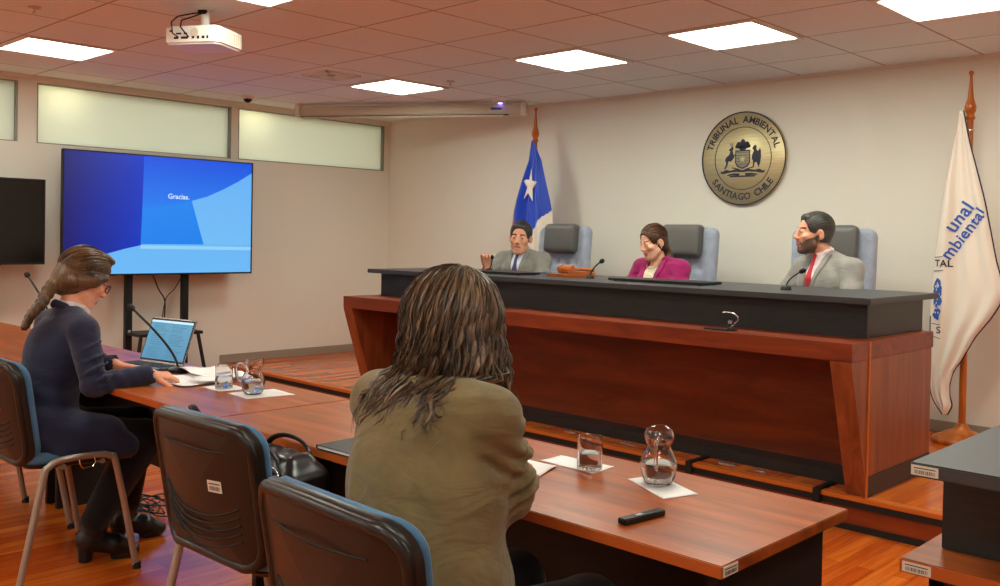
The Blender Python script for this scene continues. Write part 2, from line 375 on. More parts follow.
# round-shouldered black mats lying on the counter
def tint(o, label, cat, group=None): return tag(o, label, cat, group)
def counter_mat(x0, x1, y0, y1, lb):
    t = thing('desk_monitor', lb, 'monitor', ((x0+x1)/2, (y0+y1)/2, 1.113), 0); w, d = (x1-x0)/2, (y1-y0)/2
    B().box((-w, -d, .004), (w, d, .018), M['black'], .004).build('panel', t)
    for sx in (-1, 1):
        for sy in (-1, 1): B().lathe([(0, 0), (.012, 0), (.01, .004), (0, .004)], M['rubber'], 10, c=(sx*(w-.04), sy*(d-.03), 0)).build('foot', t)
counter_mat(-3.62, -2.93, 4.72, 4.94, 'thin black flat panel lying on counter before the magenta jacket')
counter_mat(-4.86, -4.36, 4.70, 4.92, 'thin black flat panel lying on counter before the speaking man')

def gooseneck(name, label, base, head, bend, r=.006, baseR=.03, hr=.012, group=None, mount=True):
    t = thing(name, label, 'microphone', base, 0, group)
    h = Vector(head)-Vector(base); bd = Vector(bend)
    B().lathe([(0, 0), (baseR, 0), (baseR*.95, .016), (baseR*.6, .024), (0, .026)], M['plastic'], 20).build('base', t)
    pts = []
    for i in range(15):
        u = i/14; p = Vector((0, 0, .02))*(1-u)**2+bd*2*u*(1-u)+h*u*u; pts.append(p)
    B().tube(pts, r, M['rubber'], 8).build('gooseneck', t)
    d = (pts[-1]-pts[-2]).normalized(); q = pts[-1]
    B().tube([q-d*.004, q+d*.004, q+d*.014, q+d*.028, q+d*.036], [hr*.6, hr, hr*1.1, hr*.95, hr*.35], M['rubber'], 12).build('head', t)
gooseneck('gooseneck_microphone', 'thin black gooseneck microphone before the gesturing man in grey', (-4.93, 4.98, 1.113), (-4.85, 4.93, 1.215), (.03, .0, .045), .004, .028, .012)
gooseneck('gooseneck_microphone', 'black gooseneck microphone arching beside the gavel block', (-3.84, 4.82, 1.113), (-3.74, 4.80, 1.225), (.02, .0, .075), .005, .028, .014)
gooseneck('gooseneck_microphone', 'black gooseneck microphone before the man in red tie', (-2.44, 4.78, 1.113), (-2.36, 4.78, 1.215), (.01, .0, .065), .004, .03, .013)

# gavel and its sounding block
gx, gy, gz = -4.03, 4.86, 1.113
t = thing('gavel_block', 'orange wooden gavel stand lying on the black counter', 'gavel stand', (gx, gy, gz), .1)
B().prism([(-.16, 0), (.15, 0), (.15, .034), (.02, .034), (.0, .022), (-.16, .02)], -.06, .06, M['gavel'], 1).build('base', t)
B().box((.0, -.05, .034), (.14, .03, .042), M['gavel'], .003).build('rest', t)
t = thing('gavel', 'turned wooden gavel resting on its orange block', 'gavel', (gx-.04, gy-.01, gz+.054), .1)
B().lathe([(0, -.055), (.026, -.055), (.03, -.045), (.03, -.03), (.024, -.026), (.028, -.015), (.028, .015), (.024, .026), (.03, .03), (.03, .045), (.026, .055), (0, .055)], M['gavel'], 24, T=Matrix.Rotation(math.pi/2, 4, 'Y')).build('head', t)
B().tube([(0, .02, 0), (.04, .1, -.0), (.09, .2, -.01)], [.008, .011, .013], M['gavel'], 12).build('handle', t)

# silver hooked lamp/mic on the wood ledge
t = thing('hooked_microphone', 'small silver curled device on black base, bench ledge', 'microphone', (-2.50, 4.30, ZB+.001), 0)
B().box((-.14, -.03, 0), (.03, .03, .006), M['plastic'], .003).lathe([(0, .004), (.02, .004), (.016, .016), (0, .018)], M['plastic'], 16).build('base', t)
B().tube([(0, 0, .012), (.02, .0, .03), (.045, 0, .055), (.045, 0, .075), (.02, 0, .09), (-.02, 0, .094), (-.045, 0, .09)], .0038, M['silver'], 8).lathe([(0, -.01), (.012, -.008), (.012, .008), (0, .01)], M['silver'], 12, c=(.0, 0, .045)).build('arm', t)

# cable covers crossing the platform
for (x, lb) in ((-2.78, 'black cable cover crossing platform edge near the pitcher'), (-2.05, 'black cable cover over the platform edge by bench wing')):
    b = B().box((x-.02, 4.38, PZ), (x+.02, 4.565, PZ+.008), M['rubber'], .003).box((x-.02, 4.376, PZ-.06), (x+.02, 4.386, PZ+.008), M['rubber'], .002)
    tag(b.build('cable_cover'), lb, 'cable cover')
for k, (px, w) in enumerate(((-3.72, .09), (-3.52, .08), (-3.28, .10), (-3.1, .06), (-2.62, .10), (-2.42, .07))):
    o = B().box((px-w/2, 4.50, PZ), (px+w/2, 4.525, PZ+.006), M['silver'], .002).build('floor_plate')
    tag(o, ('leftmost', 'second from left', 'third from left', 'fourth from left', 'fifth from left', 'rightmost')[k]+' of the small silver strips along the bench foot', 'floor plate', 'silver strips along the bench foot')

# ================================================================ TABLES
def inv_label(b, P, ux, uy, w, h, m=None):
    """small inventory sticker: corner P, unit axes ux (width) uy (height)"""
    P = Vector(P); ux = Vector(ux); uy = Vector(uy); n = ux.cross(uy).normalized()*.0008
    def rect(a0, b0, a1, b1, off, mm):
        q = [P+ux*a0+uy*b0, P+ux*a1+uy*b0, P+ux*a1+uy*b1, P+ux*a0+uy*b1]
        vs = [v-n*.5 for v in q]+[v+n*off for v in q]
        b.add(vs, [(3, 2, 1, 0), (4, 5, 6, 7), (0, 1, 5, 4), (1, 2, 6, 5), (2, 3, 7, 6), (3, 0, 4, 7)], mm)
    rect(0, 0, w, h, 1, m or M['label'])
    rnd2 = random.Random(3); x = w*.12
    rect(w*.1, h*.68, w*.9, h*.78, 1.4, M['ink'])
    while x < w*.88:
        d = rnd2.uniform(.008, .03)*w; rect(x, h*.15, x+d, h*.52, 1.4, M['ink']); x += d+rnd2.uniform(.012, .04)*w
YN, YT, ZT = 1.588, 2.155, .75
def table(x0, x1, label, sticker=False):
    t = thing('conference_table', label, 'table', ((x0+x1)/2, (YN+YT)/2, 0)); w, d = (x1-x0)/2-.001, (YT-YN)/2
    b = B().box((-w, -d, ZT-.026), (w, d, ZT), M['table'], .002); b.build('tabletop', t)
    B().box((-w, -d-.0015, ZT-.0245), (w, -d+.001, ZT-.0015), M['edge_dk'], 0).build('edge_band', t)
    for sx in (-1, 1): B().box((sx*(w-.06)-.014, -d+(.07 if sticker and sx > 0 else .20), 0), (sx*(w-.06)+.014, d-.03, ZT-.026), M['dark'], .002).build('end_panel', t)
    B().box((-w+.075, d-.14, .28), (w-.075, d-.12, ZT-.026), M['dark'], .002).build('modesty_panel', t)
    if sticker:
        s = B(); inv_label(s, (w+.001, -d+.004, ZT-.023), (0, 1, 0), (0, 0, 1), .055, .02); s.build('sticker', t)
    return t
table(-2.856, -.928, 'cherry conference table at the right end of the row, pitcher on it', True)
table(-4.79, -2.858, 'middle cherry conference table, under the laptop and papers')
table(-6.70, -4.792, 'cherry conference table at far left end, beyond the seated woman')

# desk at the right edge
t = thing('clerk_desk', 'corner of a cherry desk with raised black counter, right edge', 'desk', (-.70, 1.90, 0))
B().box((-.012, 0, .722), (1.5, 1.3, .75), M['table'], .002).build('desktop', t)
B().box((-.012, -.0015, .7235), (1.5, .001, .7485), M['edge_dk'], 0).build('edge_band', t)
B().box((.03, .04, 0), (1.45, .07, .722), M['black'], .002).box((.03, .04, 0), (.06, 1.26, .722), M['black'], .002).build('pedestal', t)
B().box((.026, .12, .75), (1.45, 1.25, .93), M['black'], .002).build('counter_box', t)
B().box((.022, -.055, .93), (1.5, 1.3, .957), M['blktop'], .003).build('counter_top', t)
s = B(); inv_label(s, (.026, -.056, .934), (1, 0, 0), (0, 0, 1), .05, .019); s.build('sticker', t)
s = B(); inv_label(s, (-.006, -.0025, .726), (1, 0, 0), (0, 0, 1), .055, .02); s.build('sticker', t)

# ================================================================ VISITOR CHAIRS
def smooth_path(pts, n=6):
    pts = [Vector(p) for p in pts]; out = []
    for i in range(len(pts)-1):
        p0 = pts[max(i-1, 0)]; p1 = pts[i]; p2 = pts[i+1]; p3 = pts[min(i+2, len(pts)-1)]
        for k in range(n):
            u = k/n
            out.append(.5*((2*p1)+(p2-p0)*u+(2*p0-5*p1+4*p2-p3)*u*u+(3*p1-p0-3*p2+p3)*u**3))
    out.append(pts[-1]); return out
def rr(w, h, r, n=6):
    pts = []
    for cx, cy, a0 in ((w-r, h-r, 0), (-w+r, h-r, 90), (-w+r, -h+r, 180), (w-r, -h+r, 270)):
        for k in range(n+1):
            a = math.radians(a0+90*k/n); pts.append((cx+r*math.cos(a), cy+r*math.sin(a)))
    return pts
def pad(w, h, r, layers, curve, m, b, ox=0, oz=0, taper=0):
    """rounded-rect cushion: layers = [(inset, depth)] ; curve(x,z)->y offset"""
    rings = []
    for ins, dep in layers:
        ring = rr(w-ins, h-ins, max(r-ins, .004))
        rings.append([(x*(1+taper*z/h), dep+curve(x, z), z) for x, z in ring])
    n = len(rings[0]); vs = [p for rg in rings for p in rg]; fs = []
    for i in range(len(rings)-1):
        for k in range(n): fs.append((i*n+k, i*n+(k+1) % n, (i+1)*n+(k+1) % n, (i+1)*n+k))
    # caps as grids of concentric rings
    for base, dirn in ((rings[0], 0), (rings[-1], 1)):
        prev = (0 if dirn == 0 else (len(rings)-1)*n)
        dep = layers[0][1] if dirn == 0 else layers[-1][1]
        for s in (.75, .5, .25):
            st = len(vs)
            ins = layers[0][0] if dirn == 0 else layers[-1][0]
            for x, z in rr(w-ins, h-ins, max(r-ins, .004)):
                X, Z = x*s*(1+taper*z*s/h), z*s; vs.append((X, dep+curve(X, Z), Z))
            for k in range(n): fs.append((prev+k, prev+(k+1) % n, st+(k+1) % n, st+k))
            prev = st
        vs.append((0, dep+curve(0, 0), 0)); c = len(vs)-1
        for k in range(n): fs.append((prev+k, prev+(k+1) % n, c))
    return vs, fs
M['shell'] = mat('chair_shell', rgb(30, 25, 22), .33)
M['rib'] = mat('chair_rib', rgb(24, 21, 20), .75)
def make_chair():
    t = thing('visitor_chair', 'x', 'chair')
    BW, BH = .235, .19
    def cv(x, z): return -.045*(1-(x/.235)**2)      # concave backrest, hollow towards the sitter
    tilt = Matrix.Translation((0, -.175, .625)) @ Matrix.Rotation(math.radians(9), 4, 'X')
    sh = B(); vs, fs = pad(BW, BH, .07, [(.02, -.022), (.006, -.018), (0, -.008), (0, .004), (.006, .008)], cv, None, sh, taper=.02)
    sh.add([tilt @ Vector(v) for v in vs], fs, M['shell'], True)
    rg = rr(BW-.012, BH-.012, .062, 8); rg = [tilt @ Vector((x*(1+.02*z/BH), cv(x, z)-.017, z)) for x, z in rg+rg[:1]]; sh.tube(rg, .0125, M['shell'], 10, False)
    shell = sh.build('back_shell', t)
    # recessed frame line and curved ribs moulded into the shell
    rb = B()
    for k in range(5):
        z = -.055-.021*k; pts = []
        for i in range(13):
            x = -.17+.34*i/12; zz = z+.055*(abs(x)/.17)**2.2*(.35+.65*(1 if x < 0 else .4))
            pts.append(tilt @ Vector((x, cv(x, z)-.0225, zz)))
        rb.tube(pts, .003, M['rib'], 6)
    rb.tube([tilt @ Vector((x, cv(x, .12)-.022, .12)) for x in [-.15+.3*i/10 for i in range(11)]], .0025, M['rib'], 6)
    rb.build('back_rib', shell)
    up = B(); vs, fs = pad(BW-.008, BH-.006, .066, [(.004, .006), (0, .014), (0, .026), (.008, .036), (.025, .041)], cv, None, up, taper=.02)
    up.add([tilt @ Vector(v) for v in vs], fs, M['blue'], True); up.build('back_cushion', t)
    s = B(); inv_label(s, tilt @ Vector((.075, cv(.075, 0)-.0236, .015)), (tilt.to_3x3() @ Vector((.985, .17, 0))).normalized(), tilt.to_3x3() @ Vector((0, 0, 1)), .05, .03); s.build('sticker', shell)
    # seat
    def sc(x, z): return -.010*(1-(x/.24)**2)-.02*max(0, (z/.2))**3
    R90 = Matrix.Translation((0, .03, .455)) @ Matrix(((1, 0, 0, 0), (0, 0, 1, 0), (0, 1, 0, 0), (0, 0, 0, 1)))
    st = B(); vs, fs = pad(.235, .205, .07, [(.02, -.02), (.004, -.012), (0, 0), (.004, .012), (.03, .022)], sc, None, st)
    st.add([R90 @ Vector(v) for v in vs], fs, M['blue'], True); st.build('seat', t)
    sp = B(); vs, fs = pad(.232, .2, .065, [(.03, -.034), (.01, -.030), (0, -.018)], sc, None, sp)
    sp.add([R90 @ Vector(v) for v in vs], fs, M['plastic'], True); sp.build('seat_pan', t)
    # frame: an upside-down U each side, a bent back support
    for sx in (-1, 1):
        x = .255*sx
        pts = [(x+.01*sx, -.215, .01), (x, -.135, .38), (x, -.115, .432), (x, -.07, .452), (x, .06, .452), (x, .105, .44), (x, .13, .40), (x+.01*sx, .205, .01)]
        lg = B().tube(smooth_path(pts, 5), .0125, M['grey_metal'], 12).build('leg', t)
        for yy in (-.217, .207): B().tube([(x+.0105*sx, yy, 0), (x+.0105*sx, yy, .025)], .0155, M['rubber'], 12).build('rubber_foot', lg)
        pts = [(.14*sx, -.195, .56), (.15*sx, -.19, .50), (.16*sx, -.16, .445), (.17*sx, -.12, .425), (.19*sx, -.05, .424), (.2*sx, .1, .424)]
        B().tube(smooth_path(pts, 5), .011, M['grey_metal'], 10).build('back_support', t)
    B().tube([(-.25, -.06, .425), (.25, -.06, .425)], .010, M['grey_metal'], 10).tube([(-.25, .08, .425), (.25, .08, .425)], .010, M['grey_metal'], 10).build('crossbar', t)
    B().tube([(.262, -.01, .452), (.272, -.01, .43), (.272, .0, .415), (.272, .035, .415), (.272, .045, .43), (.262, .045, .452)], .003, M['chrome'], 6).build('link_hook', t)
    return t
proto = make_chair()
CH = [(-1.475, 1.305, math.radians(-2), 'blue and black chair nearest camera, behind the olive jacket'),
      (-2.385, 1.52, math.radians(2), 'blue and black chair holding the black bag'),
      (-3.965, 1.49, 0, 'blue and black chair the woman in navy sits on'),
      (-4.66, 1.50, 0, 'blue chair barely in view beyond the navy jacket, left edge')]
for i, (x, y, r, lb) in enumerate(CH):
    o = proto if i == 0 else copy_tree(proto)
    o.location = (x, y, 0); o.rotation_euler = (0, 0, r); o.scale = (1.075,)*3; o['label'] = lb; o['group'] = 'visitor chairs along the tables'

# ================================================================ JUDGES' CHAIRS
M['grey_lthr'] = mat('grey_leather', rgb(96, 94, 90), .42)
M['tuft'] = fabric('pale_blue_grey_upholstery', rgb(158, 166, 182), .7, .2, 500)
def make_jchair():
    t = thing('executive_chair', 'x', 'chair')
    # tufted back: grid displaced with buttons
    W, Hh = .27, .43; nx, nz = 36, 60; vs = []; fs = []
    def sh(x, z):
        e = min(1, (1-abs(x)/W)/.16, (1-abs(z)/Hh)/.1); e = max(e, 0); puff = .035*math.sqrt(e*(2-e))
        d = 0
        for bx in (-.15, -.05, .05, .15):
            for bz in (-.3, -.16, -.02, .12):
                q = ((x-bx)**2+(z-bz)**2)/.0007; d += .020*math.exp(-q)
        for bz in (-.23, -.09, .05): d += .006*math.exp(-((z-bz)/.01)**2)
        return puff-d
    for j in range(nz+1):
        for i in range(nx+1):
            x = -W+2*W*i/nx; z = -Hh+2*Hh*j/nz; r = .06
            ax, az = abs(x)-(W-r), abs(z)-(Hh-r)
            X, Z = x, z
            if ax > 0 and az > 0:
                L = math.hypot(ax, az); mxx = max(ax, az); k = mxx/L if L > 0 else 1
                X = math.copysign(W-r+ax*k, x); Z = math.copysign(Hh-r+az*k, z)
            X *= (1-.10*max(0, -z/Hh))
            vs.append((X, sh(x, z)-.06*(1-(x/W)**2)*.5, Z))
    n0 = len(vs)
    for v in vs[:n0]: vs.append((v[0], -.035-.03*(1-(v[0]/W)**2), v[2]))
    for j in range(nz):
        for i in range(nx):
            a = j*(nx+1)+i; fs.append((a, a+1, a+nx+2, a+nx+1)); a += n0; fs.append((a+nx+1, a+nx+2, a+1, a))
    rim = [i for i in range(nx+1)]+[(j*(nx+1)+nx) for j in range(1, nz+1)]+[nz*(nx+1)+i for i in range(nx-1, -1, -1)]+[j*(nx+1) for j in range(nz-1, 0, -1)]
    for k in range(len(rim)):
        a, c = rim[k], rim[(k+1) % len(rim)]; fs.append((a, a+n0, c+n0, c))
    T = Matrix.Translation((0, -.24, .88)) @ Matrix.Rotation(math.radians(5), 4, 'X')
    B().add([T @ Vector(v) for v in vs], fs, M['tuft'], True).build('backrest', t)
    hb = B(); v2, f2 = pad(.165, .12, .035, [(.012, .0), (0, .015), (0, .06), (.006, .078), (.03, .088)], lambda x, z: -.02*(1-(x/.18)**2)+.008*math.cos(z*18), None, hb)
    T2 = T @ Matrix.Translation((0, -.0, .325)); hb.add([T2 @ Vector(v) for v in v2], f2, M['grey_lthr'], True); hb.build('headrest', t)
    R90 = Matrix.Translation((0, .02, .46)) @ Matrix(((1, 0, 0, 0), (0, 0, 1, 0), (0, 1, 0, 0), (0, 0, 0, 1)))
    st = B(); v2, f2 = pad(.26, .25, .07, [(.02, -.05), (0, -.03), (0, .02), (.03, .045)], lambda x, z: 0, None, st)
    st.add([R90 @ Vector(v) for v in v2], f2, M['tuft'], True).build('seat', t)
    for sx in (-1, 1): B().tube(smooth_path([(.27*sx, -.18, .48), (.3*sx, -.18, .6), (.3*sx, -.1, .66), (.3*sx, .12, .66), (.3*sx, .16, .6), (.27*sx, .12, .46)], 4), .018, M['plastic'], 10).build('armrest', t)
    bs = B().tube([(0, 0, .08), (0, 0, .42)], .028, M['blackmetal'], 14)
    for k in range(5):
        a = 2*math.pi*k/5+.3; bs.tube([(0, 0, .09), (.15*math.cos(a), .15*math.sin(a), .08), (.28*math.cos(a), .28*math.sin(a), .06)], [.024, .02, .014], M['blackmetal'], 8)
    bs.build('star_base', t)
    for k in range(5):
        a = 2*math.pi*k/5+.3; B().tube([(.28*math.cos(a)-.02, .28*math.sin(a), .028), (.28*math.cos(a)+.02, .28*math.sin(a), .028)], .027, M['rubber'], 14).build('caster', t)
    return t
jp = make_jchair()
JC = [(-5.01, 5.66, math.radians(178), 'grey tufted high-back chair behind the speaking man by flag'),
      (-3.84, 5.66, math.radians(180), 'grey tufted high-back chair behind the woman in magenta'),
      (-2.655, 5.64, math.radians(188), 'grey tufted high-back chair behind the man with red tie')]
for i, (x, y, r, lb) in enumerate(JC):
    o = jp if i == 0 else copy_tree(jp)
    o.location = (x, y, PZ); o.rotation_euler = (0, 0, r); o['label'] = lb; o['group'] = 'executive chairs behind the bench'
# ================================================================ TELEVISIONS
def tv(name, label, x, y0, y1, z0, z1):
    t = thing(name, label, 'television', (x, (y0+y1)/2, 0)); w = (y1-y0)/2
    B().box((-.045, -w, z0), (-.012, w, z1), M['plastic'], .004).box((-.08, -w*.6, z0+.1), (-.045, w*.6, z1-.2), M['plastic'], .01).build('housing', t)
    f = B(); e = .009
    for (a0, b0, a1, b1) in ((-w, z0, w, z0+e*1.6), (-w, z1-e, w, z1), (-w, z0, -w+e, z1), (w-e, z0, w, z1)): f.box((-.014, a0, b0), (0, a1, b1), M['blackmetal'], .001)
    f.build('bezel', t); return t, w-e, z0+e*1.6, z1-e
def scr(name, c1, c2, es=1.0, axis='Z', lo=0, hi=1):
    m = mat(name, (0, 0, 0, 1), .25); v = texco(m); s = nd(m, 'ShaderNodeSeparateXYZ'); lk(m, v, s.inputs[0])
    r = nd(m, 'ShaderNodeMapRange'); lk(m, s.outputs[axis], r.inputs['Value']); r.inputs['From Min'].default_value = lo; r.inputs['From Max'].default_value = hi
    c = ramp(m, r.outputs[0], [(0, c1), (1, c2)]); b = m.node_tree.nodes['Principled BSDF']
    lk(m, c, b.inputs['Emission Color']); b.inputs['Emission Strength'].default_value = es; return m
t, w, z0, z1 = tv('television', 'large television on a stand showing a blue Gracias slide', -7.5, 2.862, 4.527, 1.003, 1.998)
hh = z1-z0
def sp(u, v): return (-w+2*w*u, z1-hh*v)
b = B()
def layer(pts, x, m):
    q = [sp(*p) for p in pts]; vs = [(x, y, z) for y, z in q]; b.add(vs, [tuple(range(len(q)))], m)
layer([(0, 0), (1, 0), (1, 1), (0, 1)], -.0105, scr('screen_pale', rgb(112, 190, 252), rgb(96, 176, 246), .95, 'Z', z0, z1))
layer([(0, 0), (.392, 0), (.38, .76), (.3, .79), (.15, .86), (0, .92)], -.0100, scr('screen_navy', rgb(10, 62, 214), rgb(22, 24, 112), .9, 'Y', -w*.1, -w))
layer([(.392, 0), (1, 0), (1, .085), (.92, .17), (.83, .25), (.74, .32), (.65, .365), (.55, .40), (.45, .43), (.385, .44)], -.0095, scr('screen_royal', rgb(38, 128, 246), rgb(20, 82, 228), .95, 'Z', z1-.44*hh, z1))
layer([(.385, .44), (.45, .43), (.55, .40), (.65, .365), (.72, .75), (.378, .75)], -.0098, scr('screen_azure', rgb(26, 130, 240), rgb(36, 140, 246), .95, 'Z', z0, z1))
layer([(.65, .365), (.74, .32), (.83, .25), (.92, .17), (1, .085), (1, .75), (.72, .75)], -.0097, scr('screen_sky', rgb(120, 196, 252), rgb(104, 180, 250), .95, 'Z', z0, z1))
layer([(.378, .76), (1, .77), (1, .80), (.376, .79)], -.0094, scr('screen_band', rgb(150, 214, 252), rgb(150, 214, 252), .95))
b.build('screen', t)
vs, fs = text_mesh('Gracias.', .060, None, bold=.001); u0, v0 = sp(.578, .335)
B().add([(-.009+v.z*.2, u0+v.x, v0+v.y) for v in vs], fs, mat('slide_text', (0, 0, 0, 1), .5, emit=rgb(210, 235, 255), es=.95)).build('slide_text', t)
def tv_stand(x, y, z, label, dy=.25, group=None):
    t = thing('television_stand', label, 'stand', (x, y, 0), 0, group)
    for s in (-1, 1): B().box((-.03, s*dy-.028, .05), (.02, s*dy+.028, z), M['blackmetal'], .003).build('upright', t)
    B().box((.02, -dy-.06, z-.45), (.035, dy+.06, z-.41), M['blackmetal'], .002).box((-.03, -dy, z-.2), (.0, dy, z-.14), M['blackmetal'], .002).build('bracket', t)
    B().box((-.05, -dy-.02, .50), (.26, dy+.04, .525), M['blackmetal'], .003).build('shelf', t)
    for s in (-1, 1):
        B().tube([(.24, s*(dy-.0), .512), (.27, s*(dy+.05), .2), (.28, s*(dy+.07), .02)], .016, M['blackmetal'], 8).build('leg', t)
        B().box((-.25, s*dy-.03, .03), (.3, s*dy+.03, .06), M['blackmetal'], .004).build('base_rail', t)
    B().lathe([(0, 0), (.015, .0), (.015, .006), (0, .008)], M['silver'], 12, T=Matrix.Translation((.021, -dy, .53)) @ Matrix.Rotation(math.pi/2, 4, 'Y')).build('knob', t)
tv_stand(-7.64, 3.705, 1.9, 'black metal stand holding the lit television')
t, w2, z02, z12 = tv('television', 'switched-off black television cut by the left edge', -7.5, 1.58, 2.735, 1.098, 1.748)
B().box((-.012, -w2, z02), (-.0102, w2, z12), mat('blank_screen', rgb(14, 13, 13), .12), 0).build('screen', t)
tv_stand(-7.64, 2.15, 1.6, 'black metal stand under the switched-off television')
c = B().tube(smooth_path([(-7.5, 3.60, 1.0), (-7.52, 3.66, .88), (-7.53, 3.72, .78), (-7.53, 3.71, .6), (-7.53, 3.68, .54)], 6), .006, M['rubber'], 6).tube(smooth_path([(-7.5, 3.86, 1.0), (-7.52, 3.80, .88), (-7.53, 3.73, .8), (-7.53, 3.69, .6), (-7.53, 3.66, .535)], 6), .004, M['rubber'], 6)
tag(c.build('hanging_cable'), 'two thin black cables dangling below the lit television', 'cable')
c = B().tube(smooth_path([(-7.5, 2.42, 1.1), (-7.53, 2.32, .97), (-7.55, 2.22, .90), (-7.55, 2.2, .55), (-7.55, 2.18, .53)], 6), .005, M['rubber'], 6)
tag(c.build('hanging_cable'), 'thin dark cable below the switched-off television', 'cable')

# ================================================================ ON THE TABLES
gooseneck('gooseneck_microphone', 'black gooseneck microphone arching in front of the laptop', (-3.885, 1.985, ZT), (-4.15, 1.90, 1.014), (-.02, 0, .10), .0055, .045, .013)
gooseneck('gooseneck_microphone', 'black gooseneck microphone behind the woman in navy, far left', (-5.25, 1.98, ZT), (-5.62, 1.96, 1.10), (-.04, 0, .16), .0055, .045, .014)

# laptop
hl, hr_ = Vector((-4.262, 1.982, 0)), Vector((-3.956, 2.045, 0)); dd = hr_-hl; ang = math.atan2(dd.y, dd.x)
mid = (hl+hr_)/2
t = thing('laptop', 'open silver laptop with a blue document on its screen', 'laptop', (mid.x, mid.y, ZT), ang)
hw = .156
B().box((-hw, -.215, .002), (hw, .0, .017), M['silver'], .004).build('base', t)
k = B(); k.box((-hw+.02, -.11, .0172), (hw-.02, -.02, .0182), M['dark'], 0); 
for r in range(5):
    for c in range(13): k.box((-hw+.024+c*.0208, -.106+r*.0168, .0182), (-hw+.042+c*.0208, -.093+r*.0168, .0196), M['plastic'], 0)
k.box((-.05, -.2, .0172), (.05, -.125, .0177), M['alu'], 0); k.build('keyboard', t)
T = Matrix.Translation((0, 0, .016)) @ Matrix.Rotation(math.radians(-20), 4, 'X')
B().box((-hw, 0, 0), (hw, .006, .212), M['silver'], .002, T).build('lid', t)
B().box((-hw+.004, -.0012, .006), (hw-.004, .0002, .206), M['plastic'], 0, T).build('bezel', t)
m = scr('laptop_page', rgb(96, 176, 222), rgb(120, 198, 236), .62, 'Z', 0, .2)
s = B().box((-hw+.010, -.0018, .014), (hw-.010, -.001, .198), m, 0, T)
tl = mat('laptop_text', rgb(50, 90, 120), .5, emit=rgb(70, 130, 165), es=.7)
rr2 = random.Random(8)
for r in range(17):
    z = .178-r*.0095; 
    if r in (4, 11): continue
    for cx in (-.118, .01):
        s.box((cx, -.0022, z), (cx+rr2.uniform(.07, .105), -.0017, z+.0028), tl, 0, T)
s.box((-hw+.010, -.0022, .188), (hw-.010, -.0017, .198), mat('laptop_bar', rgb(190, 220, 235), .5, emit=rgb(150, 205, 235), es=.8), 0, T)
s.build('screen', t)

def sheet(name, pts, z, label, cat='paper', wav=.003, group=None, n=10, thick=.0008):
    """a sheet of paper from 4 corners (ccw), slightly wavy, with thickness"""
    a, b_, c, d = [Vector(p) for p in pts]; vs = []; fs = []
    for j in range(n+1):
        for i in range(n+1):
            u, v = i/n, j/n; p = a*(1-u)*(1-v)+b_*u*(1-v)+c*u*v+d*(1-u)*v
            vs.append((p.x, p.y, z+wav*(1+math.sin(5*u+3*v)*math.cos(4*v-2*u))))
    N = len(vs); vs += [(x, y, zz-thick) for x, y, zz in vs]
    for j in range(n):
        for i in range(n):
            q = j*(n+1)+i; fs.append((q, q+1, q+n+2, q+n+1)); fs.append((q+N+n+1, q+N+n+2, q+N+1, q+N))
    rim = [i for i in range(n+1)]+[j*(n+1)+n for j in range(1, n+1)]+[n*(n+1)+i for i in range(n-1, -1, -1)]+[j*(n+1) for j in range(n-1, 0, -1)]
    for k in range(len(rim)): x, y = rim[k], rim[(k+1) % len(rim)]; fs.append((x, x+N, y+N, y))
    o = mesh_obj(name, vs, fs, M['paper'], smooth=True); 
    return tag(o, label, cat, group)
ZN = ZT+.0012
sheet('paper_napkin', [(-1.727, 1.962), (-1.535, 1.955), (-1.546, 2.063), (-1.729, 2.055)], ZN, 'white paper napkin under the water glass at right', 'napkin', .0004)
sheet('paper_napkin', [(-1.441, 1.983), (-1.271, 1.895), (-1.238, 1.998), (-1.414, 2.075)], ZN, 'white paper napkin under the right-hand pitcher', 'napkin', .0004)
sheet('paper_napkin', [(-3.263, 1.868), (-3.10, 1.860), (-3.07, 2.05), (-3.235, 2.06)], ZN, 'white paper napkin under the pitcher beside the papers', 'napkin', .0004)
sheet('paper_napkin', [(-3.46, 1.865), (-3.31, 1.865), (-3.30, 1.985), (-3.45, 1.985)], ZN, 'white paper napkin under the glass beside the papers', 'napkin', .0004)
sheet('paper_sheet', [(-3.80, 1.80), (-3.49, 1.80), (-3.49, 2.02), (-3.80, 2.02)], ZN+.001, 'white sheet under the hand of the woman in navy', 'paper', .004)
sheet('paper_sheet', [(-3.86, 1.97), (-3.60, 1.93), (-3.56, 2.13), (-3.84, 2.15)], ZN+.012, 'crumpled white sheet at the back of the pile by laptop', 'paper', .010)
sheet('paper_sheet', [(-3.60, 1.89), (-3.475, 1.87), (-3.50, 2.12), (-3.66, 2.14)], ZN+.010, 'white sheet in the pile nearest the left glass', 'paper', .007)
sheet('paper_sheet', [(-1.80, 1.76), (-1.60, 1.80), (-1.65, 1.945), (-1.86, 1.91)], ZN+.001, 'white paper sheets peeking out beside the olive sleeve', 'paper', .003, thick=.002)
T = Matrix.Rotation(.02, 4, 'Z')
t = thing('notebook', 'closed black notebook lying on table left of olive jacket', 'notebook', (-2.12, 1.675, ZT), .03)
B().box((-.14, -.09, .001), (.14, .09, .003), M['black'], .001).box((-.14, -.09, .011), (.14, .09, .013), M['black'], .001).box((-.14, -.09, .001), (-.137, .09, .013), M['black'], .0005).build('cover', t)
B().box((-.136, -.087, .003), (.136, .087, .011), M['paper'], .0005).build('page_block', t)
t = thing('voice_recorder', 'slim black voice recorder lying near the table edge', 'recorder', (-1.21, 1.721, ZT), math.radians(83))
B().box((-.066, -.012, .001), (.066, .012, .014), M['plastic'], .002).build('body', t)
B().box((-.02, -.006, .014), (.0, .006, .0146), M['silver'], .0).box((.01, -.004, .014), (.05, .004, .0144), M['dark'], 0).build('button', t)

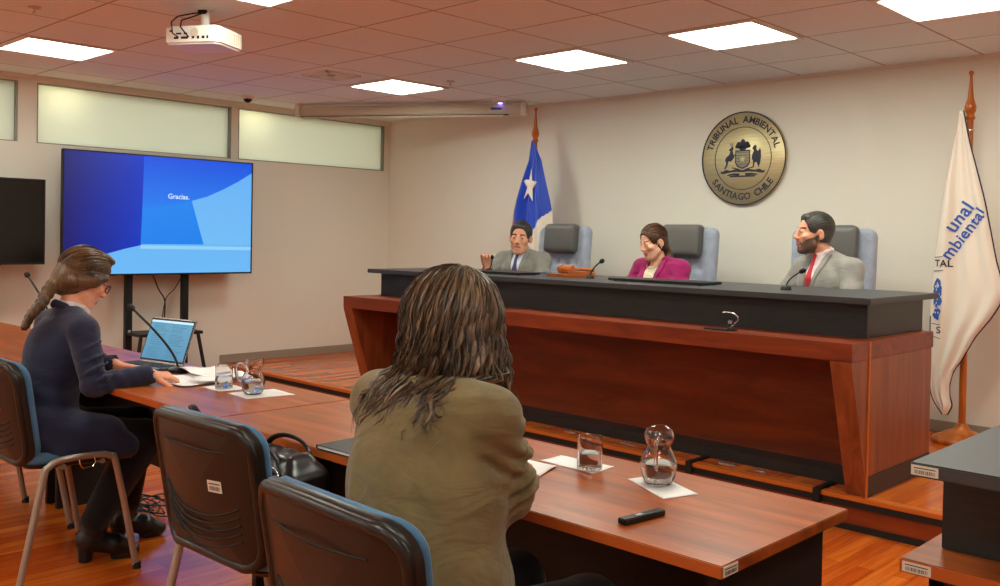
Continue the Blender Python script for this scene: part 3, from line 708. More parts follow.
def tumbler(x, y, label):
    t = thing('water_glass', label, 'glass', (x, y, ZT+.0026), 0)
    ro, ri, h = .0345, .0320, .088
    B().lathe([(0, 0), (ro-.002, 0), (ro, .002), (ro, h-.001), (ro-.0012, h), (ri, h-.001), (ri, .012), (ri-.003, .009), (0, .009)], M['glass'], 40).build('vessel', t)
    B().lathe([(0, .0095), (ri-.0035, .0095), (ri-.0006, .0125), (ri-.0006, .044), (0, .044)], M['water'], 40).build('water', t)
tumbler(-1.573, 1.99, 'half-full water glass beside the right-hand pitcher')
tumbler(-3.385, 1.925, 'water glass next to the papers and laptop')
def pitcher(x, y, rz, label, s=1.0):
    t = thing('water_pitcher', label, 'pitcher', (x, y, ZT+.0026), rz)
    out = [(0, 0), (.030, 0), (.034, .003), (.041, .018), (.046, .038), (.0465, .05), (.043, .066), (.036, .080), (.0305, .091), (.0290, .098), (.0335, .106), (.0370, .115), (.0375, .124), (.0350, .131), (.0325, .136)]
    inn = [(r-.0024, z) for r, z in out[3:]][::-1]+[(.031, .008), (0, .007)]
    prof = [(r*s, z*s) for r, z in out+inn]
    b = B(); b.lathe(prof, M['glass'], 44)
    # pull the rim into a spout
    vs = []
    for v in b.v:
        z = v[2]/s
        if z > .105 and v[0] > 0:
            k = (z-.105)/.029; c = max(0, v[0]/math.hypot(v[0], v[1])-.72)/.28; v = (v[0]+c*k*.006*s, v[1]*(1-.25*c*k), v[2]+c*k*.006*s)
        vs.append(v)
    b.v = vs; b.build('vessel', t)
    w = [(0, .0075), (.030, .0085), (.0385, .019), (.0434, .038), (.0438, .048), (.0430, .054), (0, .054)]
    B().lathe([((r-.0004 if r else 0)*s, z*s) for r, z in w], M['water'], 44).build('water', t)
    B().tube([Vector(p)*s for p in smooth_path([(-.032, 0, .112), (-.052, 0, .122), (-.068, 0, .108), (-.066, 0, .075), (-.056, 0, .052), (-.045, 0, .048)], 5)], .0042*s, M['glass'], 10, flat=1.5).build('handle', t)
pitcher(-1.358, 2.00, math.radians(118), 'round-bellied glass water pitcher near the table\'s right end', 1.02)
pitcher(-3.175, 1.93, math.radians(45), 'small glass water pitcher beside the papers on left table', .98)

# cable tangle on the floor
b = B(); r3 = random.Random(4)
for k in range(7):
    cx, cy = -4.42+r3.uniform(-.12, .15), 2.12+r3.uniform(-.06, .06); rx, ry = r3.uniform(.06, .16), r3.uniform(.04, .09); a0 = r3.uniform(0, 6)
    pts = [(cx+rx*math.cos(a0+i*.4)*(1+.2*math.sin(i*.9+k)), cy+ry*math.sin(a0+i*.4), .006+.03*abs(math.sin(i*.35+k))) for i in range(18)]
    b.tube(smooth_path(pts, 3), .0035, M['rubber'], 6)
b.tube(smooth_path([(-4.3, 2.15, .006), (-4.1, 2.2, .006), (-3.8, 2.3, .006), (-3.4, 2.3, .006)], 5), .0035, M['rubber'], 6)
tag(b.build('cable_tangle'), 'tangle of thin black cables lying on the orange floor', 'cable')

# ================================================================ WALL SEAL
t = thing('wall_seal', 'round brass court seal with coat of arms on wall', 'seal', (-3.606, YB-.001, 2.0), 0)
mb = M['brass'] = mat('brushed_brass', rgb(190, 174, 132), .42, metal=.7)
v = texco(mb, (2, 1, 90)); n = noise(mb, v, 3, 3); setcol(mb, ramp(mb, n, [(.3, rgb(178, 162, 118)), (.7, rgb(214, 200, 160))])); bump(mb, n, .1, .001)
M['navy_ink'] = mat('seal_enamel', rgb(34, 36, 58), .5)
RX = Matrix.Rotation(math.pi/2, 4, 'X')
B().lathe([(0, 0), (.352, 0), (.352, .022), (.348, .026), (0, .026)], M['brass'], 96, T=RX).build('disc', t)
def ring(r0, r1, y): 
    return B().lathe([(r0, y-.001), (r1, y-.001), (r1, y+.0015), (r0, y+.0015)], M['navy_ink'], 96, closed=True, T=RX)
ring(.342, .3525, .0255).build('rim_ring', t); ring(.232, .2375, .0262).build('inner_ring', t)
def arc_text(txt, R, a0, a1, size, top=True):
    b = B(); gl = []; tot = 0
    for ch in txt:
        if ch == ' ': gl.append(None); tot += size*.42; continue
        vs, fs = text_mesh(ch, size, None, bold=.0016); x0 = min(v.x for v in vs); x1 = max(v.x for v in vs); gl.append((vs, fs, (x0+x1)/2, x1-x0)); tot += x1-x0
    gap = (math.radians(abs(a1-a0))*R-tot)/(len(txt)-1); acc = 0; sg = 1 if a1 > a0 else -1
    for g in gl:
        if g is None: acc += size*.42+gap; continue
        vs, fs, xc, wd = g; a = math.radians(a0)+sg*(acc+wd/2)/R; acc += wd+gap
        rot = (a-math.pi/2) if top else (a+math.pi/2); cx, cz = R*math.cos(a), R*math.sin(a)
        b.add([(cx+(v.x-xc)*math.cos(rot)-v.y*math.sin(rot), -.027-v.z, cz+(v.x-xc)*math.sin(rot)+v.y*math.cos(rot)) for v in vs], fs, M['navy_ink'])
    return b
arc_text('TRIBUNAL AMBIENTAL', .289, 166, 14, .070).build('upper_lettering', t)
arc_text('SANTIAGO CHILE', .289, 214, 326, .070, False).build('lower_lettering', t)
def flat(b, poly, m, y=-.0275, th=.002):
    n = len(poly); vs = [(x, y, z) for x, z in poly]+[(x, y+th, z) for x, z in poly]
    b.add(vs, [tuple(range(n)), tuple(range(2*n-1, n-1, -1))]+[(i, n+i, n+(i+1) % n, (i+1) % n) for i in range(n)], m)
b = B(); nk = M['navy_ink']
sh = [(-.062, .062), (.062, .062), (.064, -.03), (.045, -.062), (0, -.08), (-.045, -.062), (-.064, -.03)]
flat(b, sh, nk); flat(b, [(x*.86, z*.86) for x, z in sh], mat('engraved_metal', rgb(142, 134, 112), .5, metal=.4), -.0285)
st = []
for k in range(10):
    a = math.pi/2+k*math.pi/5; r = .026 if k % 2 == 0 else .011; st.append((r*math.cos(a), -.006+r*math.sin(a)))
flat(b, st, M['brass'], -.0292)
for k in range(5): flat(b, [(-.05, .046-k*.022), (.05, .046-k*.022), (.05, .043-k*.022), (-.05, .043-k*.022)], nk, -.0290)
b.build('shield', t)
b = B()
for cx, cz, rx, rz in ((0, .11, .022, .036), (-.034, .10, .022, .026), (.034, .10, .022, .026), (0, .076, .03, .018), (-.052, .09, .012, .013), (.052, .09, .012, .013)):
    flat(b, [(cx+rx*math.cos(k*math.pi/8), cz+rz*math.sin(k*math.pi/8)) for k in range(16)], nk)
b.build('plume', t)
b = B()   # deer at left, rearing
flat(b, [(-.10, .085), (-.085, .095), (-.078, .08), (-.085, .06), (-.078, .035), (-.07, .01), (-.082, -.005), (-.098, -.02), (-.12, -.018), (-.128, -.05), (-.145, -.078), (-.155, -.075), (-.14, -.045), (-.14, -.02), (-.15, -.012), (-.14, .012), (-.115, .03), (-.104, .055), (-.118, .066)], nk)
flat(b, [(-.08, .02), (-.064, .034), (-.06, .028), (-.076, .008)], nk); flat(b, [(-.096, .094), (-.112, .118), (-.107, .119), (-.09, .096)], nk); flat(b, [(-.088, .094), (-.088, .12), (-.083, .12), (-.083, .094)], nk)
b.build('deer', t)
b = B()   # condor at right, wing folded
flat(b, [(.078, .07), (.09, .09), (.105, .098), (.115, .085), (.112, .068), (.12, .05), (.132, .055), (.142, .075), (.15, .05), (.152, .01), (.146, -.035), (.134, -.072), (.124, -.05), (.116, -.03), (.10, -.035), (.095, -.07), (.085, -.07), (.088, -.03), (.076, .0), (.08, .03), (.094, .055)], nk)
b.build('condor', t)
b = B()   # scroll base and ribbon
for s in (-1, 1):
    flat(b, [(s*x, z) for x, z in [(.0, -.088), (.05, -.078), (.10, -.09), (.14, -.082), (.17, -.098), (.185, -.09), (.18, -.112), (.15, -.112), (.11, -.104), (.05, -.1), (0, -.104)]], nk)
    flat(b, [(s*x, z) for x, z in [(.02, -.112), (.07, -.11), (.12, -.118), (.13, -.128), (.08, -.126), (.03, -.13)]], nk)
flat(b, [(-.11, -.128), (.11, -.128), (.1, -.14), (-.1, -.14)], nk)
flat(b, [(-.09, -.072), (-.02, -.086), (-.02, -.08), (-.085, -.064)], nk); flat(b, [(.09, -.072), (.02, -.086), (.02, -.08), (.085, -.064)], nk)
b.build('scroll_base', t)

# ================================================================ FLAGS
def flagpole(x, y, top, label):
    t = thing('flagpole', label, 'flagpole', (x, y, PZ), 0); h = top-PZ
    B().lathe([(0, 0), (.165, 0), (.17, .012), (.165, .03), (.14, .042), (.12, .048), (.105, .062), (.06, .078), (.04, .095), (.03, .12), (0, .12)], M['oak'], 40).build('base', t)
    B().lathe([(0, .1), (.021, .1), (.019, h-.33), (0, h-.33)], M['oak'], 20).build('pole', t)
    B().lathe([(0, 0), (.024, 0), (.03, .01), (.024, .022), (.02, .035), (.03, .05), (.034, .075), (.028, .10), (.018, .13), (.013, .18), (.009, .235), (.008, .27), (.016, .285), (.010, .298), (0, .30)], M['oak'], 24, c=(0, 0, h-.335)).build('finial', t)
    for z in (h-.40, h-.52): B().lathe([(.019, -.006), (.026, -.006), (.026, .006), (.019, .006)], M['chrome'], 18, c=(0, 0, z), closed=True).build('ring', t)
    return t
flagpole(-1.935, 6.10, 2.478, 'wooden flagpole holding the white flag at right')
flagpole(-5.500, 6.10, 2.545, 'wooden flagpole holding the blue, white and red flag')
class Cloth:
    def __init__(s, rows, y0, folds, amp, lean=0, ph=0): s.r = sorted(rows, reverse=True); s.y0 = y0; s.n = folds; s.a = amp; s.lean = lean; s.ph = ph
    def lr(s, z):
        r = s.r
        if z >= r[0][0]: return r[0][1:]
        for (z1, a, b), (z2, c, d) in zip(r, r[1:]):
            if z2 <= z <= z1:
                k = (z1-z)/(z1-z2); return a+(c-a)*k, b+(d-b)*k
        return r[-1][1:]
    def y(s, x, z):
        l, r = s.lr(z); u = (x-l)/max(r-l, 1e-4); dz = s.r[0][0]-z
        am = s.a*min(1, dz/.5)
        return s.y0-am*(.5+.5*math.sin(2*math.pi*(s.n*u+.25*dz)+s.ph))-.4*am*math.sin(2*math.pi*(2.3*s.n*u)-dz*1.5)-.5*am*math.sin(math.pi*min(max(u, 0), 1))
    def mesh(s, nu=44, nv=130):
        z0, z1 = s.r[0][0], s.r[-1][0]; vs = []; fs = []
        for j in range(nv+1):
            z = z0+(z1-z0)*j/nv; l, r = s.lr(z)
            for i in range(nu+1): x = l+(r-l)*i/nu; vs.append((x, s.y(x, z), z))
        for j in range(nv):
            for i in range(nu): q = j*(nu+1)+i; fs.append((q, q+nu+1, q+nu+2, q+1))
        return vs, fs
def satin(name, col):
    m = mat(name, col, .42, spec=.4, sheen=.3); v = texco(m, (1, 1, .25)); bump(m, noise(m, v, 30, 3), .12, .01); return m
M['fwhite'] = satin('satin_cream', rgb(236, 224, 208)); M['fblue'] = satin('satin_blue', rgb(22, 66, 190)); M['fred'] = satin('satin_red', rgb(214, 48, 32))
def on_cloth(c, b, vs, fs, m, off=.005): b.add([(x, c.y(x, z)-off-e, z) for x, z, e in vs], fs, m)
W = Cloth([(2.198,-1.984,-1.961), (2.016,-2.008,-1.922), (1.834,-2.038,-1.872), (1.651,-2.063,-1.823), (1.470,-2.082,-1.785), (1.288,-2.100,-1.748), (1.102,-2.113,-1.700), (1.016,-2.117,-1.730), (0.935,-2.118,-1.777), (0.829,-2.118,-1.852), (0.734,-2.116,-1.901), (0.671,-2.114,-1.933), (0.608,-2.113,-1.972), (0.526,-2.111,-1.993), (0.453,-2.103,-1.991), (0.394,-2.077,-1.978), (0.334,-2.034,-2.005)], 6.06, 1.2, .028)
t = thing('court_flag', 'white satin court flag with blue lettering, right edge', 'flag', (0, 0, 0)); 
vs, fs = W.mesh(); o = mesh_obj('cloth', vs, fs, M['fwhite'], t, True)
sm = o.modifiers.new('s', 'SOLIDIFY'); sm.thickness = .003
b = B()
edge = [(r, W.y(r, z), z) for z, l, r in W.r]; b.tube(smooth_path(edge, 5), .0045, M['navy_ink'], 6)
edge = [(l, W.y(l, z), z) for z, l, r in W.r if z < .95]; b.tube(smooth_path(edge, 5), .0035, M['navy_ink'], 6); b.build('piping', t)
M['fink'] = mat('flag_blue_print', rgb(52, 92, 178), .5)
def cloth_text(txt, x, z, size, ang, spacing=1.05):
    vs, fs = text_mesh(txt, size, None, extrude=0, bold=size*.018, spacing=spacing, align='LEFT'); ca, sa = math.cos(ang), math.sin(ang)
    # subdivide so the letters follow the cloth
    me = bpy.data.meshes.new('x'); me.from_pydata([tuple(v) for v in vs], [], fs); bm = bmesh.new(); bm.from_mesh(me)
    bmesh.ops.triangulate(bm, faces=bm.faces)
    for _ in range(2): bmesh.ops.subdivide_edges(bm, edges=[e for e in bm.edges if e.calc_length() > .02], cuts=1)
    bmesh.ops.triangulate(bm, faces=bm.faces); bm.verts.index_update()
    V = [(x+v.co.x*ca-v.co.y*sa, z+v.co.x*sa+v.co.y*ca, 0) for v in bm.verts]; Fc = [[v.index for v in f.verts] for f in bm.faces]; bm.free(); bpy.data.meshes.remove(me)
    l = lambda p: W.lr(p[1])
    Fc = [f for f in Fc if all(l(V[i])[0]+.004 < V[i][0] < l(V[i])[1]-.004 for i in f)]
    b = B(); on_cloth(W, b, V, Fc, M['fink']); return b
cloth_text('unal', -2.018, 1.468, .114, math.radians(54)).build('upper_lettering', t)
cloth_text('mbiental', -2.035, 1.300, .099, math.radians(54)).build('lower_lettering', t)
# the part of the round emblem that shows between two folds
b = B(); r4 = random.Random(11)
def blob(cx, cz, rx, rz, m, off=.005, n=14, ang=0):
    V = [(cx, cz, 0)]+[(cx+rx*math.cos(k*2*math.pi/n+ang)*r4.uniform(.7, 1.1), cz+rz*math.sin(k*2*math.pi/n+ang)*r4.uniform(.7, 1.1), 0) for k in range(n)]
    on_cloth(W, b, V, [(0, k+1, (k+1) % n+1) for k in range(n)], m, off)
for (cx, cz, rx, rz) in ((-2.075, 1.14, .022, .034), (-2.086, 1.08, .020, .03), (-2.06, 1.10, .016, .04), (-2.082, 1.02, .022, .026), (-2.062, 1.03, .018, .03), (-2.084, .96, .014, .024), (-2.068, .965, .016, .022), (-2.09, 1.12, .012, .02), (-2.072, .925, .012, .014)): blob(cx, cz, rx, rz, M['fink'])
for k in range(16): blob(-2.076+r4.uniform(-.022, .018), 1.03+r4.uniform(-.10, .12), .009, .014, M['fink'], .0052)
for k in range(14): blob(-2.074+r4.uniform(-.016, .016), 1.03+r4.uniform(-.09, .11), .004, .008, M['fwhite'], .0065)
b.build('emblem', t)
b = B()
def strip(x0, z0, x1, z1, wd=.004):
    n = 6; V = []
    for k in range(n+1):
        x = x0+(x1-x0)*k/n; z = z0+(z1-z0)*k/n; V += [(x, z-wd/2, 0), (x, z+wd/2, 0)]
    on_cloth(W, b, V, [(2*k, 2*k+2, 2*k+3, 2*k+1) for k in range(n)], M['navy_ink'])
for (x0, z0, x1, z1) in ((-2.10, 1.30, -2.045, 1.305), (-2.104, 1.215, -2.04, 1.222), (-2.108, .89, -2.055, .885), (-2.112, .815, -2.055, .80)): strip(x0, z0, x1, z1)
for (txt, x, z, s) in (('TAL', -2.098, 1.262, .06), ('S', -2.078, .85, .06)):
    vs, fs = text_mesh(txt, s, None, extrude=0, align='LEFT', bold=.001); on_cloth(W, b, [(x+v.x, z+v.y, 0) for v in vs], fs, M['navy_ink'])
b.build('emblem_lettering', t)

C2 = Cloth([(2.218,-5.500,-5.480), (2.046,-5.516,-5.376), (1.873,-5.582,-5.326), (1.700,-5.638,-5.276), (1.597,-5.668,-5.252), (1.484,-5.686,-5.249), (1.310,-5.702,-5.245), (1.137,-5.697,-5.218), (0.834,-5.677,-5.199), (0.60,-5.667,-5.179)], 6.05, 1.3, .045, ph=1)
t = thing('national_flag', 'blue, white and red flag with a white star', 'flag', (0, 0, 0))
vs, fs = C2.mesh(60, 160); mi = []
for f in fs:
    x = sum(vs[i][0] for i in f)/4; z = sum(vs[i][2] for i in f)/4
    # blue canton folded to a point, white fly at right, red along the left
    zr = 1.60-(x+5.25)*-1.0
    lim_w = 1.62+(x+5.25)*1.05      # blue/white border, falling to the left
    lim_r = 1.50+(-5.60-x)*3.2
    k = 0
    if z < lim_w: k = 1
    if z < 1.56 and x < -5.655+(1.56-z)*.10: k = 2
    if z < 1.26 and x < -5.50: k = 2
    mi.append(k)
o = mesh_obj('cloth', vs, fs, parent=t, smooth=True, mats=[M['fblue'], M['fwhite'], M['fred']], mi=mi); sm = o.modifiers.new('s', 'SOLIDIFY'); sm.thickness = .003
b = B(); V = [(-5.478, 1.822, 0)]
for k in range(10):
    a = math.pi/2+k*math.pi/5-.12; r = .125 if k % 2 == 0 else .05; V.append((-5.478+r*math.cos(a)*.88, 1.822+r*math.sin(a)*1.25, 0))
on_cloth(C2, b, V, [(0, k+1, (k+1) % 10+1) for k in range(10)], M['fwhite'], .012); b.build('star', t)
# ================================================================ BODY MODELLER: smooth-blended solids -> one continuous mesh
class SDF:
    def __init__(s, lo, hi, h):
        s.h = h; s.lo = np.array(lo, float); s.n = np.ceil((np.array(hi)-s.lo)/h).astype(int)+1
        s.D = np.full(tuple(s.n), .08, np.float32)
    def _blk(s, lo, hi, pad):
        a = np.maximum(np.floor((np.array(lo)-pad-s.lo)/s.h).astype(int), 0); b = np.minimum(np.ceil((np.array(hi)+pad-s.lo)/s.h).astype(int)+1, s.n)
        if np.any(b <= a): return None
        ax = [s.lo[i]+s.h*np.arange(a[i], b[i]) for i in range(3)]
        X, Y, Z = np.meshgrid(*ax, indexing='ij'); return tuple(slice(a[i], b[i]) for i in range(3)), X, Y, Z
    def _put(s, sl, d, k, op):
        A = s.D[sl]; d = d.astype(np.float32)
        if op == 'sub': d = -d
        if k <= 0: s.D[sl] = np.minimum(A, d) if op == 'add' else np.maximum(A, d); return
        if op == 'add':
            hh = np.clip(.5+.5*(A-d)/k, 0, 1); s.D[sl] = A*(1-hh)+d*hh-k*hh*(1-hh)
        else:
            hh = np.clip(.5-.5*(A-d)/k, 0, 1); s.D[sl] = A*(1-hh)+d*hh+k*hh*(1-hh)
    def cone(s, a, b, ra, rb, k=.01, op='add', sq=None):
        """tapered capsule; sq=(axis vector, factor) flattens it along that axis"""
        a, b = np.array(a, float), np.array(b, float); r = max(ra, rb)
        q = s._blk(np.minimum(a, b)-r, np.maximum(a, b)+r, k+.03)
        if q is None: return s
        sl, X, Y, Z = q; P = np.stack([X-a[0], Y-a[1], Z-a[2]], -1); ab = b-a; L = ab@ab
        t = np.clip((P@ab)/L, 0, 1) if L > 0 else np.zeros(X.shape)
        E = P-t[..., None]*ab
        if sq is not None:
            ax = np.array(sq[0], float); ax /= np.linalg.norm(ax); c = E@ax; E = E+(c*(1/sq[1]-1))[..., None]*ax
        d = np.sqrt((E**2).sum(-1))-(ra+(rb-ra)*t)
        if sq is not None: d = d*min(1, sq[1]+.15)
        s._put(sl, d, k, op); return s
    def chain(s, pts, rs, k=.01, op='add', sq=None):
        for i in range(len(pts)-1): s.cone(pts[i], pts[i+1], rs[i], rs[i+1], k, op, sq)
        return s
    def ell(s, c, r, k=.01, op='add', R=None):
        c = np.array(c, float); r = np.array(r, float); m = r.max()
        q = s._blk(c-m, c+m, k+.03)
        if q is None: return s
        sl, X, Y, Z = q; P = np.stack([X-c[0], Y-c[1], Z-c[2]], -1)
        if R is not None: P = P@R
        k0 = np.sqrt(((P/r)**2).sum(-1)); k1 = np.sqrt(((P/r**2)**2).sum(-1))+1e-9
        s._put(sl, k0*(k0-1)/k1, k, op); return s
    def box(s, c, r, k=.01, op='add', R=None, rd=.01):
        c = np.array(c, float); r = np.array(r, float); m = np.linalg.norm(r)
        q = s._blk(c-m, c+m, k+.02)
        if q is None: return s
        sl, X, Y, Z = q; P = np.stack([X-c[0], Y-c[1], Z-c[2]], -1)
        if R is not None: P = P@R
        Q = np.abs(P)-(r-rd); d = np.sqrt((np.maximum(Q, 0)**2).sum(-1))+np.minimum(Q.max(-1), 0)-rd
        s._put(sl, d, k, op); return s
    def disp(s, fn):
        X, Y, Z = np.meshgrid(*[s.lo[i]+s.h*np.arange(s.n[i]) for i in range(3)], indexing='ij')
        near = np.abs(s.D) < .05; s.D[near] += fn(X[near], Y[near], Z[near]).astype(np.float32); return s
    def mesh(s):
        D = s.D; I = D < 0
        c = np.stack([I[i:i+D.shape[0]-1 or None, j:j+D.shape[1]-1 or None, k:k+D.shape[2]-1 or None] for i in (0, 1) for j in (0, 1) for k in (0, 1)]).astype(np.int8).sum(0)
        act = (c > 0) & (c < 8); idx = np.argwhere(act); ids = -np.ones(act.shape, np.int64); ids[act] = np.arange(len(idx))
        acc = np.zeros((len(idx), 3)); cnt = np.zeros(len(idx)); cor = [(i, j, k) for i in (0, 1) for j in (0, 1) for k in (0, 1)]
        val = {q: D[idx[:, 0]+q[0], idx[:, 1]+q[1], idx[:, 2]+q[2]] for q in cor}
        for p in cor:
            for ax in range(3):
                if p[ax] == 0:
                    q = list(p); q[ax] = 1; q = tuple(q); a, b = val[p], val[q]; m = (a < 0) != (b < 0)
                    t = np.zeros(len(a)); t[m] = a[m]/(a[m]-b[m]); pos = np.tile(np.array(p, float), (len(a), 1)); pos[:, ax] = t
                    acc[m] += pos[m]; cnt[m] += 1
        V = s.lo+s.h*(idx+acc/cnt[:, None]); Fs = []
        for ax in range(3):
            u, v = (ax+1) % 3, (ax+2) % 3; sl0 = [slice(None)]*3; sl1 = [slice(None)]*3
            sl0[ax] = slice(0, -1); sl1[ax] = slice(1, None); A, Bq = I[tuple(sl0)], I[tuple(sl1)]
            e = np.argwhere(A != Bq); e = e[(e[:, u] > 0) & (e[:, v] > 0) & (e[:, u] < D.shape[u]-1) & (e[:, v] < D.shape[v]-1)]
            flip = A[e[:, 0], e[:, 1], e[:, 2]]
            def at(du, dv): w = e.copy(); w[:, u] -= du; w[:, v] -= dv; return ids[w[:, 0], w[:, 1], w[:, 2]]
            q = np.stack([at(1, 1), at(0, 1), at(0, 0), at(1, 0)], 1); q[~flip] = q[~flip][:, ::-1]; Fs.append(q)
        return V, np.concatenate(Fs)
    def build(s, name, mats, parent=None, mi=None, relax=1):
        V, Fc = s.mesh()
        if relax:      # light Laplacian polish
            for _ in range(relax):
                nb = np.zeros_like(V); ct = np.zeros(len(V))
                for a in range(4):
                    i, j = Fc[:, a], Fc[:, (a+1) % 4]; np.add.at(nb, i, V[j]); np.add.at(nb, j, V[i]); np.add.at(ct, i, 1); np.add.at(ct, j, 1)
                V = V+.4*(nb/np.maximum(ct, 1)[:, None]-V)
        me = bpy.data.meshes.new(name); nf = len(Fc)
        me.vertices.add(len(V)); me.vertices.foreach_set('co', V.astype(np.float32).ravel())
        me.loops.add(nf*4); me.loops.foreach_set('vertex_index', Fc.astype(np.int32).ravel())
        me.polygons.add(nf); me.polygons.foreach_set('loop_start', np.arange(0, nf*4, 4, dtype=np.int32)); me.polygons.foreach_set('loop_total', np.full(nf, 4, np.int32))
        for m in mats: me.materials.append(m)
        if mi is not None: me.polygons.foreach_set('material_index', mi(V[Fc].mean(1)).astype(np.int32))
        me.polygons.foreach_set('use_smooth', np.ones(nf, bool)); me.update(); me.validate()
        o = bpy.data.objects.new(name, me); COL.objects.link(o)
        if parent: o.parent = parent
        return o
def rotm(yaw=0, pitch=0, roll=0):
    """columns: right, forward, up. yaw>0 turns left, pitch>0 looks up, roll>0 tilts the head to its right"""
    return np.array((Euler((math.radians(pitch), 0, 0)).to_matrix() if 0 else (Matrix.Rotation(math.radians(yaw), 3, 'Z') @ Matrix.Rotation(math.radians(pitch), 3, 'X') @ Matrix.Rotation(math.radians(roll), 3, 'Y'))))
class Hd:
    """head frame"""
    def __init__(s, c, R, k=1.0): s.c = np.array(c, float); s.R = R; s.k = k
    def p(s, x, y, z): return s.c+s.R@(np.array([x, y, z])*s.k)
    def loc(s, P): return ((P-s.c)@s.R)/s.k
def head(S, h, fem=False, open_mouth=False):
    k = h.k; R = h.R
    def E(c, r, kk, op='add', Rl=None): S.ell(h.p(*c), np.array(r)*k, kk, op, R if Rl is None else R@Rl)
    def Cn(a, b, ra, rb, kk, op='add', sq=None): S.cone(h.p(*a), h.p(*b), ra*k, rb*k, kk, op, sq)
    E((0, -.016, .035), (.074, .094, .083), .01)
    E((0, .022, -.03), (.060 if not fem else .056, .064, .082), .02)
    E((0, .045, -.062), (.046 if not fem else .041, .040, .052), .02)
    E((0, .070, -.100), (.019 if not fem else .015, .016, .015), .02)
    for s in (-1, 1):
        Cn((.05*s, .01, -.062), (.018*s, .062, -.1), .017, .015, .02)
        E((.041*s, .062, -.022), (.021, .02, .018), .018)
        E((.033*s, .086, .004), (.017, .012, .012), .010, 'sub')
        E((.031*s, .0735, .004), (.0135, .0135, .0135), .0015)
        E((.031*s, .0765, .0115), (.016, .0095, .006), .005)      # upper lid
        E((.031*s, .0750, -.0075), (.015, .0095, .0055), .005)     # lower lid
        Cn((.016*s, .0840, .024), (.045*s, .071, .026), (.0052), .0045, .010)
        E((.012*s, .098, -.031), (.0085, .010, .0075), .006)
        E((.0065*s, .101, -.0365), (.003, .004, .003), .002, 'sub')
        Rl = np.array(Matrix.Rotation(math.radians(-12), 3, 'X') @ Matrix.Rotation(math.radians(18*s), 3, 'Z'))
        E((.077*s, -.012, -.006), (.0085, .019, .031), .006, 'add', Rl)
        E((.083*s, -.006, -.002), (.004, .009, .015), .004, 'sub', Rl)
        E((.074*s, -.005, -.030), (.007, .009, .009), .006)
    Cn((0, .085, .014), (0, .103, -.022), .0075, .0090, .012); E((0, .105, -.026), (.0105, .010, .0095), .008)
    Cn((-.020, .0835, -.0575), (0, .0915, -.0545), .0045, .006, .006); Cn((.020, .0835, -.0575), (0, .0915, -.0545), .0045, .006, .006)
    dz = -.008 if open_mouth else 0
    Cn((-.017, .083, -.0675+dz), (0, .0895, -.0695+dz), .005, .0065, .006); Cn((.017, .083, -.0675+dz), (0, .0895, -.0695+dz), .005, .0065, .006)
    if open_mouth: E((0, .088, -.066), (.018, .012, .0055), .003, 'sub')
    else: Cn((-.022, .0915, -.062), (.022, .0915, -.062), .0016, .0016, .003, 'sub')
SK, LIP, EYE, IRIS, BROW, BEARD, DARKM, HANDC = range(8)
def face_mi(h, beard=False, brow_w=.0045, stubble=False, closed=False):
    def f(P):
        q = h.loc(P); x, y, z = np.abs(q[:, 0]), q[:, 1], q[:, 2]; m = np.zeros(len(P), int)
        lip = (y > .078) & (x < .022) & (z < -.050+.0*x) & (z > -.077+x*.25) & (y > .0865-x*.30); m[lip] = LIP
        e = ((x-.031)/.0110)**2+((z-.003)/.0040)**2 < 1; e &= y > .07
        if not closed:
            m[e] = EYE; i = ((x-.031)/.0056)**2+((z-.003)/.0060)**2 < 1; m[i & (y > .07)] = IRIS
        b = (y > .06) & (x > .012) & (x < .050) & (np.abs(z-(.0285-.0*x-((x-.030)/.02)**2*.003)) < brow_w); m[b] = BROW
        if beard:
            bd = (y > -.004) & (z < -.006-.62*y-.004*np.sin(y*90)) & (z > -.128) & ~lip & ~((x < .025) & (z > -.0785) & (y > .07))
            bd |= (x < .030) & (z < -.0425-x*.30) & (z > -.0525-x*.6) & (y > .07) & ~lip
            m[bd] = BEARD
        return m
    return f
def hand(S, w, d, n, side, curl=25, s=1.0, spread=1.0, kk=.004, thumb=(.75, .75), tcurl=20):
    """w wrist, d pointing direction, n palm normal (towards the palm side), side=+1: thumb on d x n side"""
    d = np.array(d, float); d /= np.linalg.norm(d); n = np.array(n, float); n -= d*(n@d); n /= np.linalg.norm(n); t = np.cross(d, n)*side
    w = np.array(w, float)
    P = lambda a, b, c: w+(d*a+t*b+n*c)*s
    for b0, b1 in ((-.012, -.028), (-.004, -.010), (.005, .010), (.013, .029)): S.cone(P(.0, b0, 0), P(.082, b1, .002), .0145*s, .0115*s, .012)
    fing = [(.029, .074, .0088), (.010, .082, .0090), (-.010, .076, .0086), (-.028, .060, .0078)]
    for i, (b, L, r) in enumerate(fing):
        p = P(.084-.004*abs(i-1), b, .002); ang = math.radians(curl*.45+3*i); lat = (b/.03)*.10*spread
        for j, f in enumerate((.46, .31, .23)):
            dr = d*math.cos(ang)+n*math.sin(ang)+t*lat; q = p+dr*L*f*s; S.cone(p, q, r*s*(1-.09*j), r*s*(1-.09*(j+1)), kk); p = q; ang += math.radians(curl*(1.0 if j == 0 else .8))
    p = P(.022, .026, .006); dr = (t*thumb[0]+d*thumb[1]+n*.25); dr /= np.linalg.norm(dr); q = p+dr*.045*s; S.cone(p, q, .0125*s, .0105*s, .008)
    dr = dr*math.cos(math.radians(tcurl))+(d*.7+n*.3)*math.sin(math.radians(tcurl)); dr /= np.linalg.norm(dr); q2 = q+dr*.030*s; S.cone(q, q2, .0102*s, .0092*s, kk); S.cone(q2, q2+(dr+d*.3)*.020*s, .0092*s, .0075*s, kk)

